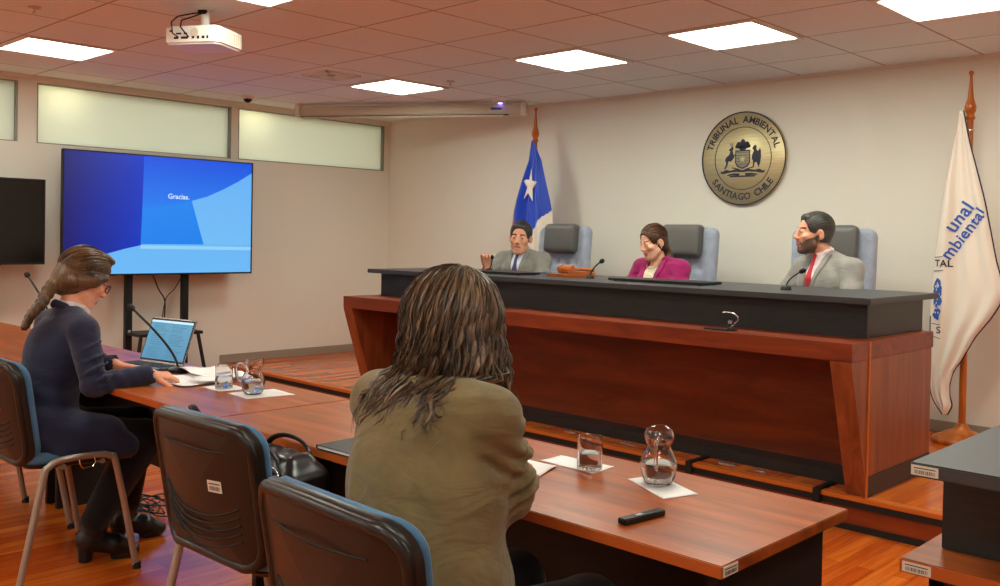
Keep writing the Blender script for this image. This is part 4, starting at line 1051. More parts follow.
def skinm(name, c, lips=(176, 92, 82), brow=(44, 32, 26), iris=(52, 34, 22), beard=(60, 46, 38)):
    m = mat(name, rgb(*c), .48, spec=.35); b = m.node_tree.nodes['Principled BSDF']; b.inputs['Subsurface Weight'].default_value = .12
    b.inputs['Subsurface Radius'].default_value = (.012, .005, .003); b.inputs['Subsurface Scale'].default_value = .6
    v = texco(m); n = noise(m, v, 22, 3); setcol(m, ramp(m, n, [(.35, rgb(*[int(x*.94) for x in c])), (.65, rgb(*c))])); bump(m, noise(m, v, 350, 2), .08, .0006)
    return [m, mat(name+'_lips', rgb(*lips), .4), mat(name+'_eye', rgb(196, 184, 174), .3), mat(name+'_iris', rgb(*iris), .15), mat(name+'_brow', rgb(*brow), .8), mat(name+'_beard', rgb(*beard), .85), mat(name+'_dark', rgb(60, 20, 18), .6)]
def hairm(name, dark, light, rough=.42):
    m = mat(name, rgb(*dark), rough, spec=.45); v = texco(m, (1, 1, .12)); n = noise(m, v, 130, 4, .7); n2 = noise(m, texco(m), 9, 2)
    mx = nd(m, 'ShaderNodeMath', operation='ADD'); lk(m, n, mx.inputs[0]); lk(m, n2, mx.inputs[1]); hf = nd(m, 'ShaderNodeMath', operation='MULTIPLY'); lk(m, mx.outputs[0], hf.inputs[0]); hf.inputs[1].default_value = .5
    setcol(m, ramp(m, hf.outputs[0], [(.36, rgb(*dark)), (.66, rgb(*light))])); bump(m, n, .35, .002); return m
def sm_pts(pts, n=5): return smooth_path(pts, n)
# ================================================================ PEOPLE
def surf_y(S, x, z, front=True):
    i = int(round((x-S.lo[0])/S.h)); k = int(round((z-S.lo[2])/S.h)); c = np.nonzero(S.D[i, :, k] < 0)[0]
    return S.lo[1]+S.h*((c[-1] if front else c[0])+.0) if len(c) else 0.0
def w2l(o, rz, p):
    c, s = math.cos(-rz), math.sin(-rz); x, y, z = p[0]-o[0], p[1]-o[1], p[2]-o[2]; return np.array((x*c-y*s, x*s+y*c, z))
def legs(S, J, r=(.078, .056, .038), feet=True, k=.03, foot=.8):
    for kn, an, to in J:
        sx = math.copysign(.09, kn[0]); S.chain([(sx, .0, .53), kn, an], r, k)
        if feet: S.cone((an[0], an[1], max(.045, an[2]-.05)), (to[0]*.6+an[0]*.4, to[1]*.6+an[1]*.4, .035), .028, .022, .02)
def person_body(lo, hi, h, hd, arms, legj, lean, fem=False, om=False, hands=(), neck=None, bust=0):
    """arms: list of (shoulder, elbow, wrist); lean: (pelvis, waist, chest, neckbase)"""
    S = SDF(lo, hi, h); pe, wa, ch, nb = [np.array(v, float) for v in lean]
    S.ell(pe, (.155, .105, .10), .03); S.cone(pe, wa, .11, .105, .04, sq=((0, 1, 0), .8)); S.cone(wa, ch, .11, .12, .04, sq=((0, 1, 0), .8))
    S.cone(arms[0][0], arms[1][0], .04, .04, .04); S.cone(ch, nb, .09, .05, .04)
    S.cone(nb, hd.p(0, -.022, -.055), .052 if not fem else .044, .050 if not fem else .042, .02)
    for sh, el, wr in arms: S.chain([sh, el, wr], [.045, .036, .024], .02)
    legs(S, legj)
    head(S, hd, fem, om)
    for a in hands: hand(S, *a[0], **a[1])
    return S
def hair_cap(S, h, vol=1.0, low=-.045, male=False, side=.0, ears=True):
    """close cap of hair around the skull, cut open for the face"""
    k = h.k; R = h.R
    S.ell(h.p(0, -.018, .040), np.array((.082, .102, .090))*k*vol, .01, 'add', R)
    S.ell(h.p(0, -.045 if not male else -.040, -.01), np.array((.076, .072, .085) if not male else (.069, .064, .070))*k*vol, .02, 'add', R)
    S.ell(h.p(0, .112, -.002), np.array((.080+side, .086, .090))*k, .006, 'sub', R)      # face opening
    S.box(h.p(0, .0, low-.10), np.array((.2, .2, .10))*k, .008, 'sub', R)
    if ears:
        for s in (-1, 1): S.ell(h.p(.085*s, .004, -.02), np.array((.024, .030, .040))*k, .006, 'sub', R)
def strand_disp(h, amp, fq):
    def f(X, Y, Z):
        q = h.loc(np.stack([X, Y, Z], -1)); a = np.arctan2(q[:, 0], q[:, 2]-.02); return amp*np.sin(a*fq+6*np.sin(q[:, 1]*25))+amp*.6*np.sin(a*fq*2.3+q[:, 1]*60)
    return f
def cloth_folds(amp, pts):
    """soft folds: list of (point, direction, wavelength, radius)"""
    def f(X, Y, Z):
        P = np.stack([X, Y, Z], -1); d = np.zeros(len(X))
        for p, dr, wl, rad, am in pts:
            dr = np.array(dr, float); dr /= np.linalg.norm(dr); q = P-np.array(p); w = np.exp(-(q**2).sum(-1)/rad**2)
            wob = .25*np.sin(q[:, 0]*31+q[:, 2]*17); d += am*amp*w*np.sin(2*math.pi*(q@dr)/wl+wob*4)
        return d
    return f
def strands(t, h, n, vol, end, m, spread=1.25, seed=1, r=(.0012, .0030), lift=.004):
    """combed-back hair: fine tapered strands running over the skull to a gathering point"""
    q = random.Random(seed); b = B(); E_ = np.array((.082, .102, .090))*vol; e = np.array(end, float); e /= np.linalg.norm(e)
    for i in range(n):
        a = q.uniform(-1, 1)*spread; f = np.array((math.sin(a), .80*math.cos(a)+.02, .62*math.cos(a)+.12)); f /= np.linalg.norm(f); ee = e+np.array((q.uniform(-.12, .12)+.25*math.sin(a), 0, q.uniform(-.15, .15))); ee /= np.linalg.norm(ee)
        om = math.acos(max(-1, min(1, float(f@ee)))); pts = []; l0 = q.uniform(0, lift); s0 = q.uniform(0, .15)
        for k in range(15):
            u = s0+(1-s0)*k/14; d = (math.sin((1-u)*om)*f+math.sin(u*om)*ee)/math.sin(om); P = d*(E_+l0*math.sin(math.pi*u)+.001)+np.array((0, -.018, .040)); pts.append(tuple(h.p(*P)))
        rr_ = q.uniform(*r); b.tube(pts, [rr_*(.5+.5*math.sin(math.pi*min(1, .15+k/14*.8))) for k in range(15)], m, 5)
    return b.build('hair_strands', t)
def suit(t, mats, hd, arms, legj, lean, lo, hi, h, V=(.80, .055), shirt=None, tie=None, name='jacket', wide=1.0, extra=None, folds=None, lapel=True, slv=1.0, slk=.026):
    pe, wa, ch, nb = [np.array(v, float) for v in lean]
    S = SDF(lo, hi, h)
    S.ell(pe+(0, 0, .02), (.185*wide, .14, .12), .03); S.cone(pe, wa, .15*wide, .142*wide, .05, sq=((0, 1, 0), .82)); S.cone(wa, ch, .142*wide, .168*wide, .05, sq=((0, 1, 0), .78))
    S.ell(ch, (.175*wide, .125, .15), .04)
    S.cone(arms[0][0], arms[1][0], .062, .062, .03); 
    for sh, el, wr in arms: S.cone(np.array(sh)*.75+nb*.25, nb+(0, -.01, .005), .056, .046, .03)
    # neck opening
    S.cone(nb+(0, .0, .0), nb+(0, .01, .1), .050, .062, .01, 'sub')
    if V:
        zb, hw = V; yt = nb[1]+.10
        yb = surf_y(S, 0, zb); zt = nb[2]+.01
        S.chain([(nb[0], yb+.012, zb), (nb[0], (yb+nb[1]+.085)/2+.03, (zb+zt)/2), (nb[0], nb[1]+.07, zt)], [.006, hw*.72, hw], .006, 'sub')
    if lapel and V:
        zb, hw = V; zt = nb[2]-.005
        L = B()
        for s in (-1, 1):
            row = []
            for k in range(9):
                u = k/8; z = zb+(zt-zb)*u; xi = s*hw*(.10+.85*u); wdt = .018+.034*min(1, u*1.5)*(1 if u < .78 else .75)
                P2 = []
                for q in (0, .5, 1):
                    x = nb[0]+xi+s*wdt*q; y = surf_y(S, x, z)
                    P2.append((x, y+.010, z+q*.012))
                row.append(P2)
            vs = [p for r in row for p in r]; n = len(vs); vs += [(x, y-.012, z) for x, y, z in vs]; fs = []
            for k in range(8):
                for q in range(2): a = k*3+q; fs.append((a, a+1, a+4, a+3)); fs.append((a+n+3, a+n+4, a+n+1, a+n))
            rim = [0, 1, 2]+[3*k+2 for k in range(1, 9)]+[25, 24]+[3*k for k in range(7, 0, -1)]
            for k in range(len(rim)): a, c = rim[k], rim[(k+1) % len(rim)]; fs.append((a, a+n, c+n, c))
            L.add(vs, fs, mats['jacket'], True)
        S_l = L
    for sh, el, wr in arms:
        wr = np.array(wr, float); el = np.array(el, float); S.chain([sh, (np.array(sh)+el)/2, el], [.067*slv, .060*slv, .053*slv], slk if sh[0] > 0 else .03); S.chain([el, (el+wr)/2, wr], [.053*slv, .048*slv, .040], slk if sh[0] > 0 else .03)
        ed = (wr-el)/np.linalg.norm(wr-el); S.cone(wr+ed*.006, wr+ed*.05, .036, .036, .002, 'sub')
    if extra: extra(S)
    if folds: S.disp(folds)
    j = S.build(name, [mats['jacket']], t)
    if lapel and V: S_l.build('lapel', j)
    if shirt:
        Q = SDF(lo, hi, h); Q.cone(wa, ch, .12*wide, .150*wide, .05, sq=((0, 1, 0), .74)); Q.ell(ch+(0, .004, 0), (.158*wide, .115, .138), .04)
        if shirt == 'collar': Q.cone(ch+(0, .03, .06), nb+(0, .02, -.01), .075, .052, .03)
        if shirt == 'collar':
            for s in (-1, 1):
                c0 = nb+(0, -.045, .045); c1 = nb+(.052*s, -.01, .035); c2 = nb+(.046*s, .03, .020); c3 = nb+(.010*s, .062, .002)
                Q.chain([c0, c1, c2, c3], [.011, .012, .013, .012], .006); Q.cone(c3, c3+(.028*s, -.004, -.028), .012, .006, .006)
        o = Q.build('shirt' if shirt == 'collar' else 'blouse', [mats['shirt']], t)
        if tie:
            K = SDF(lo, hi, min(h, .004)); zs = [nb[2]-.004, nb[2]-.035, nb[2]-.05, nb[2]-.14, V[0]-.01]; rs = [.017, .012, .012, .024, .030]
            pts = []
            for z in zs: pts.append((nb[0], surf_y(Q, nb[0], z)+.006, z))
            K.chain(pts, rs, .004, sq=((0, 1, 0), .42)); K.build('tie', [mats['tie']], t)
    return S, j
def trousers(t, m, lo, hi, legj, pe, r=(.098, .078, .056), name='trousers', h=.008, skirt=False):
    S = SDF(lo, hi, h); S.ell(pe, (.18, .14, .11), .03)
    for kn, an, to in legj:
        sx = math.copysign(.085, kn[0]); a = np.array(an); S.chain([(sx, .0, .53), kn], r[:2], .03); S.chain([kn, a+(0, 0, .03)], r[1:], .02)
    S.build(name, [m], t)
def shoes(t, m, legj, heel=0, h=.005, name='shoe'):
    for kn, an, to in legj:
        an = np.array(an, float); to = np.array(to, float); S = SDF(np.minimum(an, to)*(1, 1, 0)-(.09, .15, .01), np.maximum(an, to)+(.09, .12, .20), h)
        f = to-an; f[2] = 0; f /= np.linalg.norm(f); z = heel
        A = an*(1, 1, 0); T = to*(1, 1, 0)
        S.cone(A-f*.03+(0, 0, .05+z), T-f*.07+(0, 0, .048+z*.3), .046, .042, .012); S.cone(T-f*.07+(0, 0, .048+z*.3), T+(0, 0, .03), .042, .028, .012)
        S.cone(an+(0, 0, .02), A-f*.012+(0, 0, .06+z), .046, .042, .015)
        if heel: S.cone(an+(np.array(kn)-an)*.26, an, .054, .048, .01)
        S.box((0, 0, -.05), (3, 3, .0505), 0, 'sub', rd=.001)
        S.cone(A-f*.035+(0, 0, .0), A-f*.035+(0, 0, .03+z), .027 if heel else .034, .032, .004)
        if heel: S.cone(T-f*.02+(0, 0, .012), T-f*.06+(0, 0, .014), .030, .030, .004)
        S.box((0, 0, -.05), (3, 3, .0505), 0, 'sub', rd=.001); S.build(name, [m], t)

SUIT1 = {'jacket': fabric('grey_suit_cloth', rgb(128, 126, 118), .9, .2, 600, wr=.25), 'shirt': fabric('pale_blue_shirt', rgb(196, 208, 228), .8, .1, 500), 'tie': mat('purple_tie', rgb(62, 40, 84), .5)}
_v = texco(SUIT1['tie']); vo = nd(SUIT1['tie'], 'ShaderNodeTexVoronoi'); vo.inputs['Scale'].default_value = 90; lk(SUIT1['tie'], _v, vo.inputs['Vector']); setcol(SUIT1['tie'], ramp(SUIT1['tie'], vo.outputs['Distance'], [(.18, rgb(150, 130, 170)), (.3, rgb(58, 36, 80))]))
SUIT2 = {'jacket': fabric('magenta_cloth', rgb(152, 28, 92), .85, .2, 600, wr=.25), 'shirt': fabric('cream_blouse', rgb(232, 218, 190), .8, .2, 300, wr=.5)}
SUIT3 = {'jacket': fabric('light_grey_suit_cloth', rgb(146, 142, 136), .9, .2, 600, wr=.25), 'shirt': fabric('pinkish_white_shirt', rgb(240, 224, 228), .8, .1, 500), 'tie': fabric('red_tie', rgb(196, 46, 58), .6, .3, 400)}
M['trouser'] = fabric('dark_trouser_cloth', rgb(21, 21, 25), .9, .2, 500)
M['leather'] = mat('black_leather', rgb(20, 19, 20), .28)
LJ = [((-.12, .40, .52), (-.12, .38, .09), (-.13, .54, .05)), ((.12, .40, .52), (.12, .38, .09), (.13, .54, .05))]

# ---------------- man speaking, right hand raised
o1 = (-5.07, 5.50, PZ); rz = math.radians(193)
t = thing('person', 'man in grey suit and purple tie gesturing with raised right hand', 'person', o1, rz)
hd = Hd((.0, .04, 1.205), rotm(18, -4, -4), 1.09)
hw_ = w2l(o1, rz, (-4.99, 5.02, 1.125)); el = np.array((.27, .20, .84))
arms = [((-.185, .0, 1.025), (-.27, .18, .80), (-.12, .40, .82)), ((.185, .0, 1.025), tuple(el), tuple(hw_))]
lean = [(0, 0, .58), (0, .0, .72), (0, .01, .92), (0, .0, 1.085)]
lo, hi = (-.48, -.22, -.0), (.55, .80, 1.42)
hu = np.array((-.15, .15, 1.0)); 
S = person_body(lo, hi, .0045, hd, arms, LJ, lean, om=True, hands=[((hw_+(0, 0, .015), (-.15, .25, 1), (-.6, .75, -.2), -1), dict(curl=62, s=.98, thumb=(.35, 1.0), tcurl=35)), ((arms[0][2], (.5, 1, -.1), (0, 0, -1), 1), dict(curl=20))])
S.build('body', skinm('skin_speaker', (232, 166, 134), lips=(206, 128, 108), brow=(40, 34, 32)), t, face_mi(hd))
Hh = SDF((-.12, -.12, 1.10), (.14, .2, 1.40), .004); hair_cap(Hh, hd, .99, -.03, True); Hh.ell(hd.p(.01, .048, .088), (.052, .028, .020), .014, 'add', hd.R); Hh.disp(strand_disp(hd, .0012, 30)); Hh.build('hair', [hairm('hair_greying', (26, 24, 24), (70, 66, 64))], t)
suit(t, SUIT1, hd, arms, LJ, lean, lo, hi, .006, (.85, .052), 'collar', True, folds=cloth_folds(.006, [((-.25, .1, .85), (0, .3, 1), .05, .12, 1), ((.24, .1, .87), (0, .3, 1), .05, .12, 1)]))
trousers(t, M['trouser'], (-.3, -.2, .05), (.3, .6, .75), LJ, (0, 0, .55)); shoes(t, M['leather'], LJ, h=.007)

# ---------------- woman in magenta, reading
o2 = (-3.73, 5.47, PZ); rz = math.radians(180-4)
t = thing('person', 'woman in magenta jacket and cream blouse looking down, hair tied back', 'person', o2, rz)
hd = Hd((.020, .07, 1.190), rotm(-14, -16, 3), .98)
arms = [((-.172, .0, 1.01), (-.24, .12, .78), (-.13, .36, .80)), ((.172, .0, 1.01), (.24, .12, .78), (.13, .36, .80))]
lean = [(0, 0, .57), (0, .0, .70), (0, .02, .90), (.01, .015, 1.065)]
lo, hi = (-.42, -.22, 0), (.42, .66, 1.40)
S = person_body(lo, hi, .0045, hd, arms, LJ, lean, fem=True, hands=[((arms[0][2], (.3, 1, 0), (0, 0, -1), 1), dict(curl=20, s=.9)), ((arms[1][2], (-.3, 1, 0), (0, 0, -1), -1), dict(curl=20, s=.9))])
S.build('body', skinm('skin_reader', (240, 184, 154), lips=(206, 112, 108), brow=(50, 36, 30)), t, face_mi(hd, closed=True, brow_w=.003))
Hh = SDF((-.14, -.18, .90), (.20, .22, 1.40), .004); hair_cap(Hh, hd, 1.0, -.07, side=-.008); Hh.ell(hd.p(0, -.075, -.06), (.045, .04, .045), .02)
Hh.chain([hd.p(0, -.08, -.07), hd.p(-.01, -.085, -.12), hd.p(-.05, -.06, -.17), hd.p(-.07, -.03, -.21)], [.036, .034, .030, .012], .02); Hh.disp(strand_disp(hd, .0012, 26))
hm = hairm('hair_dark_brown', (34, 24, 20), (92, 58, 34)); Hh.build('hair', [hm], t); strands(t, hd, 150, 1.0, (0, -.9, -.55), hm, 1.15, 3)
def ruff(S): pass
suit(t, SUIT2, hd, arms, LJ, lean, lo, hi, .006, (.81, .062), 'blouse', None, wide=.90, slv=.92, folds=cloth_folds(.006, [((-.22, .06, .85), (0, .3, 1), .05, .12, 1), ((.22, .06, .85), (0, .3, 1), .05, .12, 1)]))
b = B()
for k in range(26):
    a = math.radians(200+140*k/25); 
b.tube(smooth_path([(-.04, .055, 1.08), (-.03, .10, 1.03), (.01, .122, 1.01), (.045, .10, 1.03), (.055, .055, 1.08)], 6), .0035, M['brass'], 8); b.build('necklace', t)
for s in (-1, 1): B().lathe([(0, -.004), (.004, -.003), (.004, .003), (0, .004)], M['label'], 8, c=tuple(hd.p(.080*s, -.004, -.042))).build('earring', t)
trousers(t, M['trouser'], (-.3, -.2, .05), (.3, .6, .75), LJ, (0, 0, .55)); shoes(t, M['leather'], LJ, h=.007)

# ---------------- bearded man looking left
o3 = (-2.52, 5.46, PZ); rz = math.radians(180-20)
t = thing('person', 'bearded man in light grey suit and red tie, looking sideways', 'person', o3, rz)
hc = w2l(o3, rz, (-2.585, 5.40, 1.432)); hd = Hd(hc, rotm(-24, 2, 0), 1.07)
arms = [((-.195, .0, 1.055), (-.29, .10, .80), (-.16, .36, .82)), ((.195, .0, 1.055), (.27, .14, .80), (.12, .38, .82))]
lean = [(0, 0, .58), (0, .0, .74), (0, .01, .95), (.02, .01, 1.135)]
lo, hi = (-.46, -.24, 0), (.46, .66, 1.48)
S = person_body(lo, hi, .0045, hd, arms, LJ, lean, hands=[((arms[0][2], (.3, 1, 0), (0, 0, -1), 1), dict(curl=20)), ((arms[1][2], (-.3, 1, 0), (0, 0, -1), -1), dict(curl=20))])
S.build('body', skinm('skin_bearded', (238, 170, 138), beard=(104, 76, 62), brow=(50, 40, 34)), t, face_mi(hd, beard=True))
Hh = SDF(hc-(.15, .16, .14), hc+(.15, .16, .18), .004); hair_cap(Hh, hd, .98, -.05, True); Hh.ell(hd.p(0, .046, .090), (.05, .028, .020), .014, 'add', hd.R); Hh.disp(strand_disp(hd, .0012, 34)); Hh.build('hair', [hairm('hair_dark_short', (34, 31, 30), (84, 78, 72))], t)
suit(t, SUIT3, hd, arms, LJ, lean, lo, hi, .006, (.86, .056), 'collar', True, wide=1.06, folds=cloth_folds(.007, [((-.27, .06, .82), (0, .4, 1), .05, .12, 1), ((.26, .08, .82), (0, .4, 1), .05, .12, 1)]))
trousers(t, M['trouser'], (-.3, -.2, .05), (.3, .6, .75), LJ, (0, 0, .55)); shoes(t, M['leather'], LJ, h=.007)

# ---------------- woman in navy at the laptop
o4 = (-3.95, 1.455, 0); 
t = thing('person', 'woman in dark navy jacket with braided hair working beside a laptop', 'person', o4, 0)
hd = Hd((-.005, .145, 1.165), rotm(-3, -28, 0), .97)
arms = [((-.165, .075, .965), (-.24, .13, .77), (-.06, .30, .793)), ((.165, .075, .965), (.27, .075, .765), (.315, .285, .793))]
lean = [(0, -.02, .55), (0, -.01, .68), (0, .05, .86), (.01, .085, 1.03)]
LN = [((-.11, .42, .50), (-.10, .38, .14), (-.07, .52, .04)), ((.13, .34, .49), (.07, .17, .14), (.12, .31, .04))]
lo, hi = (-.42, -.30, 0), (.50, .66, 1.42)
S = person_body(lo, hi, .004, hd, arms, LN, lean, fem=True, hands=[((np.array(arms[0][2])+(0, .01, -.005), (-.05, 1, -.18), (0, -.15, -1), 1), dict(curl=30, s=.88)), ((np.array(arms[1][2])+(0, .0, -.002), (.25, 1, -.12), (-.25, -.1, -1), -1), dict(curl=38, s=.88))])
S.build('body', skinm('skin_navy', (238, 174, 142), lips=(176, 88, 76), brow=(70, 50, 34)), t, face_mi(hd, closed=True, brow_w=.003))
Hh = SDF((-.16, -.22, .88), (.22, .34, 1.42), .004); hair_cap(Hh, hd, 1.07, -.085, side=-.014, ears=False)
Hh.ell(hd.p(0, -.07, -.045), (.062, .05, .06), .02); Hh.ell(hd.p(0, .03, .118), (.05, .05, .02), .02, 'add', hd.R)
for s in (-1, 1): Hh.chain([hd.p(.066*s, .060, .035), hd.p(.080*s, .015, .005), hd.p(.074*s, -.045, -.03)], [.012, .026, .034], .014)
Hh.disp(strand_disp(hd, .0008, 44))
bp = sm_pts([hd.p(0, -.085, -.050), hd.p(.004, -.105, -.095), (.05, -.045, 1.075), (.055, -.085, 1.03), (.05, -.105, .985)], 5); nb_ = len(bp)
for i, p in enumerate(bp):
    u = i/(nb_-1); s = 1 if i % 2 else -1; r = .036*(1-.5*u); Hh.ell(np.array(p)+(s*.015*(1-.5*u), 0, 0), (r*.8, r*.8, r*.85), .003)
hm = hairm('hair_brown_braid', (40, 28, 20), (122, 90, 58), .38); Hh.build('hair', [hm], t); strands(t, hd, 260, 1.07, (0, -.9, -.62), hm, 1.5, 4, lift=.007)
B().tube([(.05, -.106, .99), (.05, -.108, .972)], .011, M['rubber'], 10).build('hair_tie', t)
# glasses
g = B(); gm = mat('tortoise_frame', rgb(96, 30, 22), .25)
for s in (-1, 1):
    pts = [tuple(hd.p(s*(.034+.023*math.cos(a)), .103-.006*abs(math.cos(a)), .003+.017*math.sin(a))) for a in [2*math.pi*k/20 for k in range(21)]]; g.tube(pts, .0022, gm, 6)
    g.tube([hd.p(.057*s, .097, .010), hd.p(.074*s, .060, .010), hd.p(.080*s, .0, .006), hd.p(.079*s, -.018, -.006)], .0022, gm, 6)
g.tube([hd.p(-.011, .103, .006), hd.p(0, .106, .009), hd.p(.011, .103, .006)], .0022, gm, 6); g.build('eyeglasses', t)
NAVY = {'jacket': fabric('navy_cloth', rgb(38, 42, 66), .88, .2, 600, wr=.2), 'shirt': fabric('striped_shirt', rgb(214, 214, 222), .8, .1, 500)}
def nx(S):
    for (z, y, tl, r) in ((.90, .075, .03, .008), (.86, .078, .018, .009), (.82, .08, .03, .010), (.785, .10, .02, .010)):
        pts = [(.165+.6*(.965-z)+.050*math.cos(a), y+.050*math.sin(a), z+tl*math.sin(a+.6)) for a in [math.radians(q) for q in range(-120, 100, 20)]]
        S.chain(pts, [r*(.3+.7*math.sin(math.pi*(i+.5)/11)) for i in range(11)], .004)
    for s in (-1, 1): S.cone((.14*s, -.06, .60), (.17*s, .16, .54), .07, .085, .04)
    S.ell((0, -.03, .56), (.20, .17, .10), .05); S.cone((.19, -.02, .50), (.20, .24, .49), .05, .05, .04)
suit(t, NAVY, hd, arms, LN, lean, lo, hi, .0055, (.80, .05), 'collar', None, wide=.93, slv=.9, slk=.009, extra=nx, lapel=False, folds=cloth_folds(.005, [((.24, .08, .86), (.2, .3, 1), .055, .10, .5), ((.29, .13, .78), (.1, 1, .4), .05, .10, .6), ((.1, -.05, .68), (.3, .2, 1), .07, .16, .7), ((.16, .1, .58), (.2, .5, 1), .08, .14, .7)]))
b = B()
for s in (-1, 1): b.tube(smooth_path([(.0+.006, .02, 1.075), (.05*s, .045, 1.06), (.055*s, .10, 1.035), (.03*s, .155, .98)], 5), [.016]*15+[.013], NAVY['jacket'], 10, flat=.6)
b.build('collar', t)
trousers(t, M['trouser'], (-.3, -.2, .08), (.34, .60, .75), LN, (0, 0, .52), r=(.105, .085, .058), h=.007, name='trousers'); shoes(t, M['leather'], LN, heel=.04, name='boot')

# ---------------- woman in olive, seen from behind
o5 = (-1.45, 1.29, 0)
t = thing('person', 'woman in olive green jacket with long dark wavy hair, seen from behind', 'person', o5, 0)
hd = Hd((-.115, .18, 1.150), rotm(2, -14, 0), 1.0)
arms = [((-.285, .11, .975), (-.315, .28, .80), (-.27, .45, .79)), ((.075, .105, .995), (.055, .195, .812), (-.17, .40, .79))]
lean = [(0, 0, .54), (-.02, .02, .68), (-.08, .065, .88), (-.108, .105, 1.04)]
lo, hi = (-.50, -.30, 0), (.42, .76, 1.40)
LO = [((-.12, .40, .52), (-.12, .36, .09), (-.12, .52, .05)), ((.12, .40, .52), (.12, .36, .09), (.12, .52, .05))]
S = person_body(lo, hi, .0045, hd, arms, LO, lean, fem=True, hands=[((arms[0][2], (.6, 1, -.05), (0, 0, -1), 1), dict(curl=20, s=.88)), ((arms[1][2], (-.5, 1, -.05), (0, 0, -1), -1), dict(curl=20, s=.88))])
S.build('body', skinm('skin_olive', (216, 152, 120), brow=(40, 30, 24)), t, face_mi(hd, brow_w=.003))
OL = {'jacket': fabric('olive_cloth', rgb(114, 100, 68), .9, .15, 700, wr=.35), 'shirt': fabric('dark_top', rgb(30, 30, 32), .8, .1, 500)}
def ox(S):
    S.ell((0, .01, .50), (.215, .185, .16), .05); S.ell((-.01, .01, .66), (.20, .165, .16), .06); S.ell((-.05, .045, .82), (.19, .15, .14), .06)
    S.cone((-.19, .06, .97), (-.01, .06, .97), .07, .07, .05)
    # padded shoulders
    for s in (-1, 1): S.cone((-.105+.13*s, .095, 1.005), (-.105+.185*s, .11, .99), .05, .060, .03)
    # creases across the bent sleeve
    for (z, tl, r) in ((.950, .040, .009), (.918, .022, .010), (.885, .034, .011), (.852, .014, .012), (.820, .024, .012)):
        u = (.995-z)/.183; cx, cy = .075-.02*u, .105+.09*u; R_ = .063-.006*u
        pts = [(cx+R_*math.cos(a), cy+R_*math.sin(a), z+tl*math.sin(a+.6)) for a in [math.radians(q) for q in range(-120, 100, 20)]]
        S.chain(pts, [r*(.3+.7*math.sin(math.pi*(i+.5)/11)) for i in range(11)], .004)
fo = [((.10, .13, .92), (.3, .5, 1), .042, .07, 1.3), ((.09, .17, .84), (.2, -.4, 1), .036, .06, 1.5), ((-.05, -.09, .74), (1, 0, .45), .11, .16, .9), ((.06, -.08, .90), (.8, 0, 1), .09, .09, .8), ((.0, -.12, .62), (.3, 0, 1), .10, .18, .7), ((.10, -.02, .75), (1, 0, .5), .12, .16, .6), ((-.25, .16, .87), (0, .4, 1), .05, .10, 1), ((.12, .05, .64), (.7, .2, .8), .09, .12, .8), ((0, -.06, .85), (1, 0, .15), .14, .14, .35)]
S, j = suit(t, OL, hd, arms, LO, lean, lo, hi, .005, (.80, .05), 'collar', None, wide=.97, slk=.008, extra=ox, lapel=False, folds=cloth_folds(.005, fo))
# centre back seam and pocket flap
seam = []
for k in range(16):
    z = .56+.40*k/15; xs_ = -.10*(z-.56)/.40; seam.append((xs_, surf_y(S, xs_, z, False)+.001, z))
B().tube(smooth_path(seam, 2), .0016, mat('seam_thread', rgb(84, 72, 48), .9), 5).build('back_seam', j)
pk = []
for k in range(7):
    y = .02+.10*k/6; i = int(round((y-S.lo[1])/S.h)); zi = .60+.006*k; kz = int(round((zi-S.lo[2])/S.h)); c = np.nonzero(S.D[:, i, kz] < 0)[0]; pk.append((S.lo[0]+S.h*c[-1]+.001, y, zi))
B().tube(pk, .005, mat('pocket_welt', rgb(92, 80, 54), .9), 6, flat=.7).build('pocket', j)
bc = B()
cp = smooth_path([(-.17, .09, 1.045), (-.155, .05, 1.055), (-.105, .035, 1.058), (-.055, .05, 1.055), (-.045, .09, 1.045)], 5); bc.tube(cp, .016, OL['jacket'], 10, flat=.6); bc.build('collar', t)
trousers(t, M['trouser'], (-.3, -.2, .08), (.34, .60, .75), LO, (0, 0, .52), h=.008); shoes(t, M['leather'], LO, h=.007)
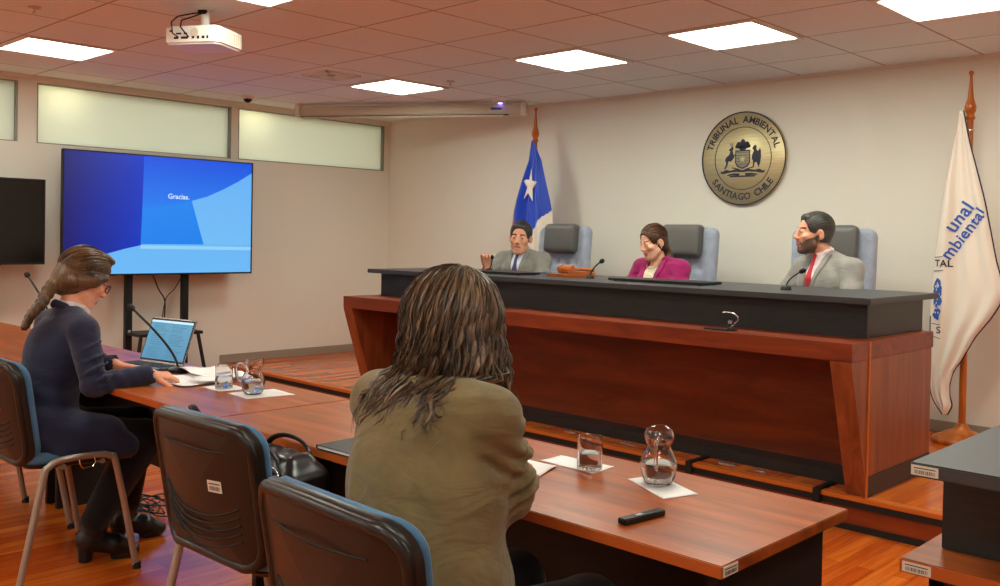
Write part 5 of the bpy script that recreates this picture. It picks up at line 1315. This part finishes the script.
# long wavy hair: a close under-layer plus several hundred tapered locks
Hh = SDF((-.30, -.06, .92), (.08, .36, 1.36), .005)
Hh.ell(hd.p(0, -.018, .035), (.086, .106, .094), .01, 'add', hd.R); Hh.ell(hd.p(0, -.045, -.03), (.088, .07, .09), .03, 'add', hd.R); Hh.ell((-.12, .14, 1.08), (.085, .05, .08), .03)
Hh.ell(hd.p(0, .11, -.018), (.068, .078, .083), .006, 'sub', hd.R); Hh.build('hair_underlayer', [hairm('hair_under', (26, 20, 17), (58, 44, 35))], t)
hm = hairm('hair_waves', (30, 25, 21), (92, 75, 60), .38); hm2 = hairm('hair_waves_light', (58, 47, 38), (146, 122, 96), .36)
rh = random.Random(21); hb = B()
Sd = S
def back_y(x, z):
    if z > 1.06: return None
    y = surf_y(Sd, max(-.3, min(.3, x)), z, False); return None if y == 0.0 else y
def lock(phi, length, r, mt, lift, seed, seg=6, thin=False):
    rr_ = random.Random(seed); pts = []; rs = []; amp = rr_.uniform(.006, .017); wl = rr_.uniform(.06, .10); ph = rr_.uniform(0, 6.28); twist = rr_.uniform(-.35, .35)
    n = 26; st = rr_.uniform(.05, .5)
    sx, sy = math.sin(phi), -math.cos(phi)      # phi 0 = straight back
    falling = False; prevd = 0; s_f = 0
    for i in range(n):
        s = length*i/(n-1)
        th = st+s/.100
        if not falling:
            q = np.array([(.092+lift)*math.sin(th)*sx, (.110+lift)*math.sin(th)*sy-.014, (.102+lift)*math.cos(th)+.035]); w = hd.p(*q)
            dd_ = math.hypot(w[0]-hd.c[0], w[1]-hd.c[1])
            if th > 1.0 and dd_ < prevd: falling = True; s_f = s; base = w.copy()
            prevd = dd_
        if falling:
            d = s-s_f; w = base+np.array([(sx*(.20 if sx > 0 else .10)+.30*twist)*d, sy*.05*d, -d*.98])
        fall = max(0, s-.12)/.2
        a = 2*math.pi*s/wl+ph; w = w+np.array([math.sin(a), .6*math.cos(a), 0])*amp*min(1.7, .25+fall**1.3)
        by_ = back_y(w[0], w[2])
        if by_ is not None and sy < .4 and abs(w[0]) < .26:
            lim = by_-.006-lift*.5
            if w[1] > lim: w[1] = w[1]*.15+lim*.85 if w[1]-lim < .2 else lim
        pts.append(tuple(w)); u = i/(n-1); rs.append(r*(.55+.45*math.sin(min(1, u*2.2)*math.pi/2))*(1-.0*u)*(1 if u < .65 else max(.12, 1-((u-.65)/.35)**1.5)))
    hb.tube(pts, rs, mt, seg, True, .55)
k = 0
for i in range(400):
    phi = rh.uniform(-2.15, 2.15); L = rh.uniform(.33, .47) if -1.1 < phi < .4 else rh.uniform(.27, .38)
    if abs(phi) > 1.4: L *= .88
    lock(phi, L, rh.uniform(.006, .0105), hm if rh.random() < .68 else hm2, rh.uniform(-.002, .014), i*7+1)
for i in range(420):
    phi = rh.uniform(-2.2, 2.2); L = rh.uniform(.32, .48) if -1.1 < phi < .4 else rh.uniform(.26, .39)
    lock(phi, L, rh.uniform(.0012, .0028), hm if rh.random() < .5 else hm2, rh.uniform(.008, .022), i*13+5, 4)
hb.build('hair', t)

# ================================================================ BAG ON THE CHAIR
t = thing('handbag', 'black leather handbag slumped on the seat of a blue chair', 'bag', (-2.34, 1.485, .502), math.radians(4))
S = SDF((-.24, -.14, -.01), (.24, .16, .36), .005); S.box((0, 0, .11), (.185, .08, .11), .01, rd=.035); S.box((0, 0, .20), (.15, .055, .05), .04, rd=.03); S.box((.02, -.075, .09), (.11, .02, .06), .01, rd=.012)
S.disp(cloth_folds(.004, [((0, 0, .2), (1, .3, .5), .045, .14, 1), ((.1, -.05, .1), (.4, 0, 1), .04, .12, 1), ((-.12, -.05, .12), (.6, 0, 1), .035, .1, 1)])); S.box((0, 0, -.05), (.3, .3, .051), 0, 'sub', rd=.001)
S.build('bag_body', [M['leather']], t)
for y in (-.045, .05): B().tube(smooth_path([(-.10, y, .20), (-.09, y*1.2, .25), (-.03, y*1.3, .275), (.05, y*1.3, .27), (.10, y*1.2, .24), (.11, y, .19)], 6), .009, M['leather'], 10, flat=.6).build('handle', t)
B().tube([(.12+.028*math.cos(a), -.085, .20+.028*math.sin(a)) for a in [2*math.pi*k/20 for k in range(21)]], .0035, M['silver'], 8).build('metal_ring', t)
B().tube([(-.10+.022*math.cos(a), -.088, .20+.022*math.sin(a)) for a in [2*math.pi*k/20 for k in range(21)]], .0035, M['silver'], 8).build('metal_ring', t)
B().tube(smooth_path([(-.16, .02, .17), (-.25, -.04, .27), (-.30, -.07, .335), (-.26, -.09, .345), (-.2, -.08, .28), (-.14, -.07, .18)], 6), .010, M['leather'], 8, flat=.35).build('strap', t)
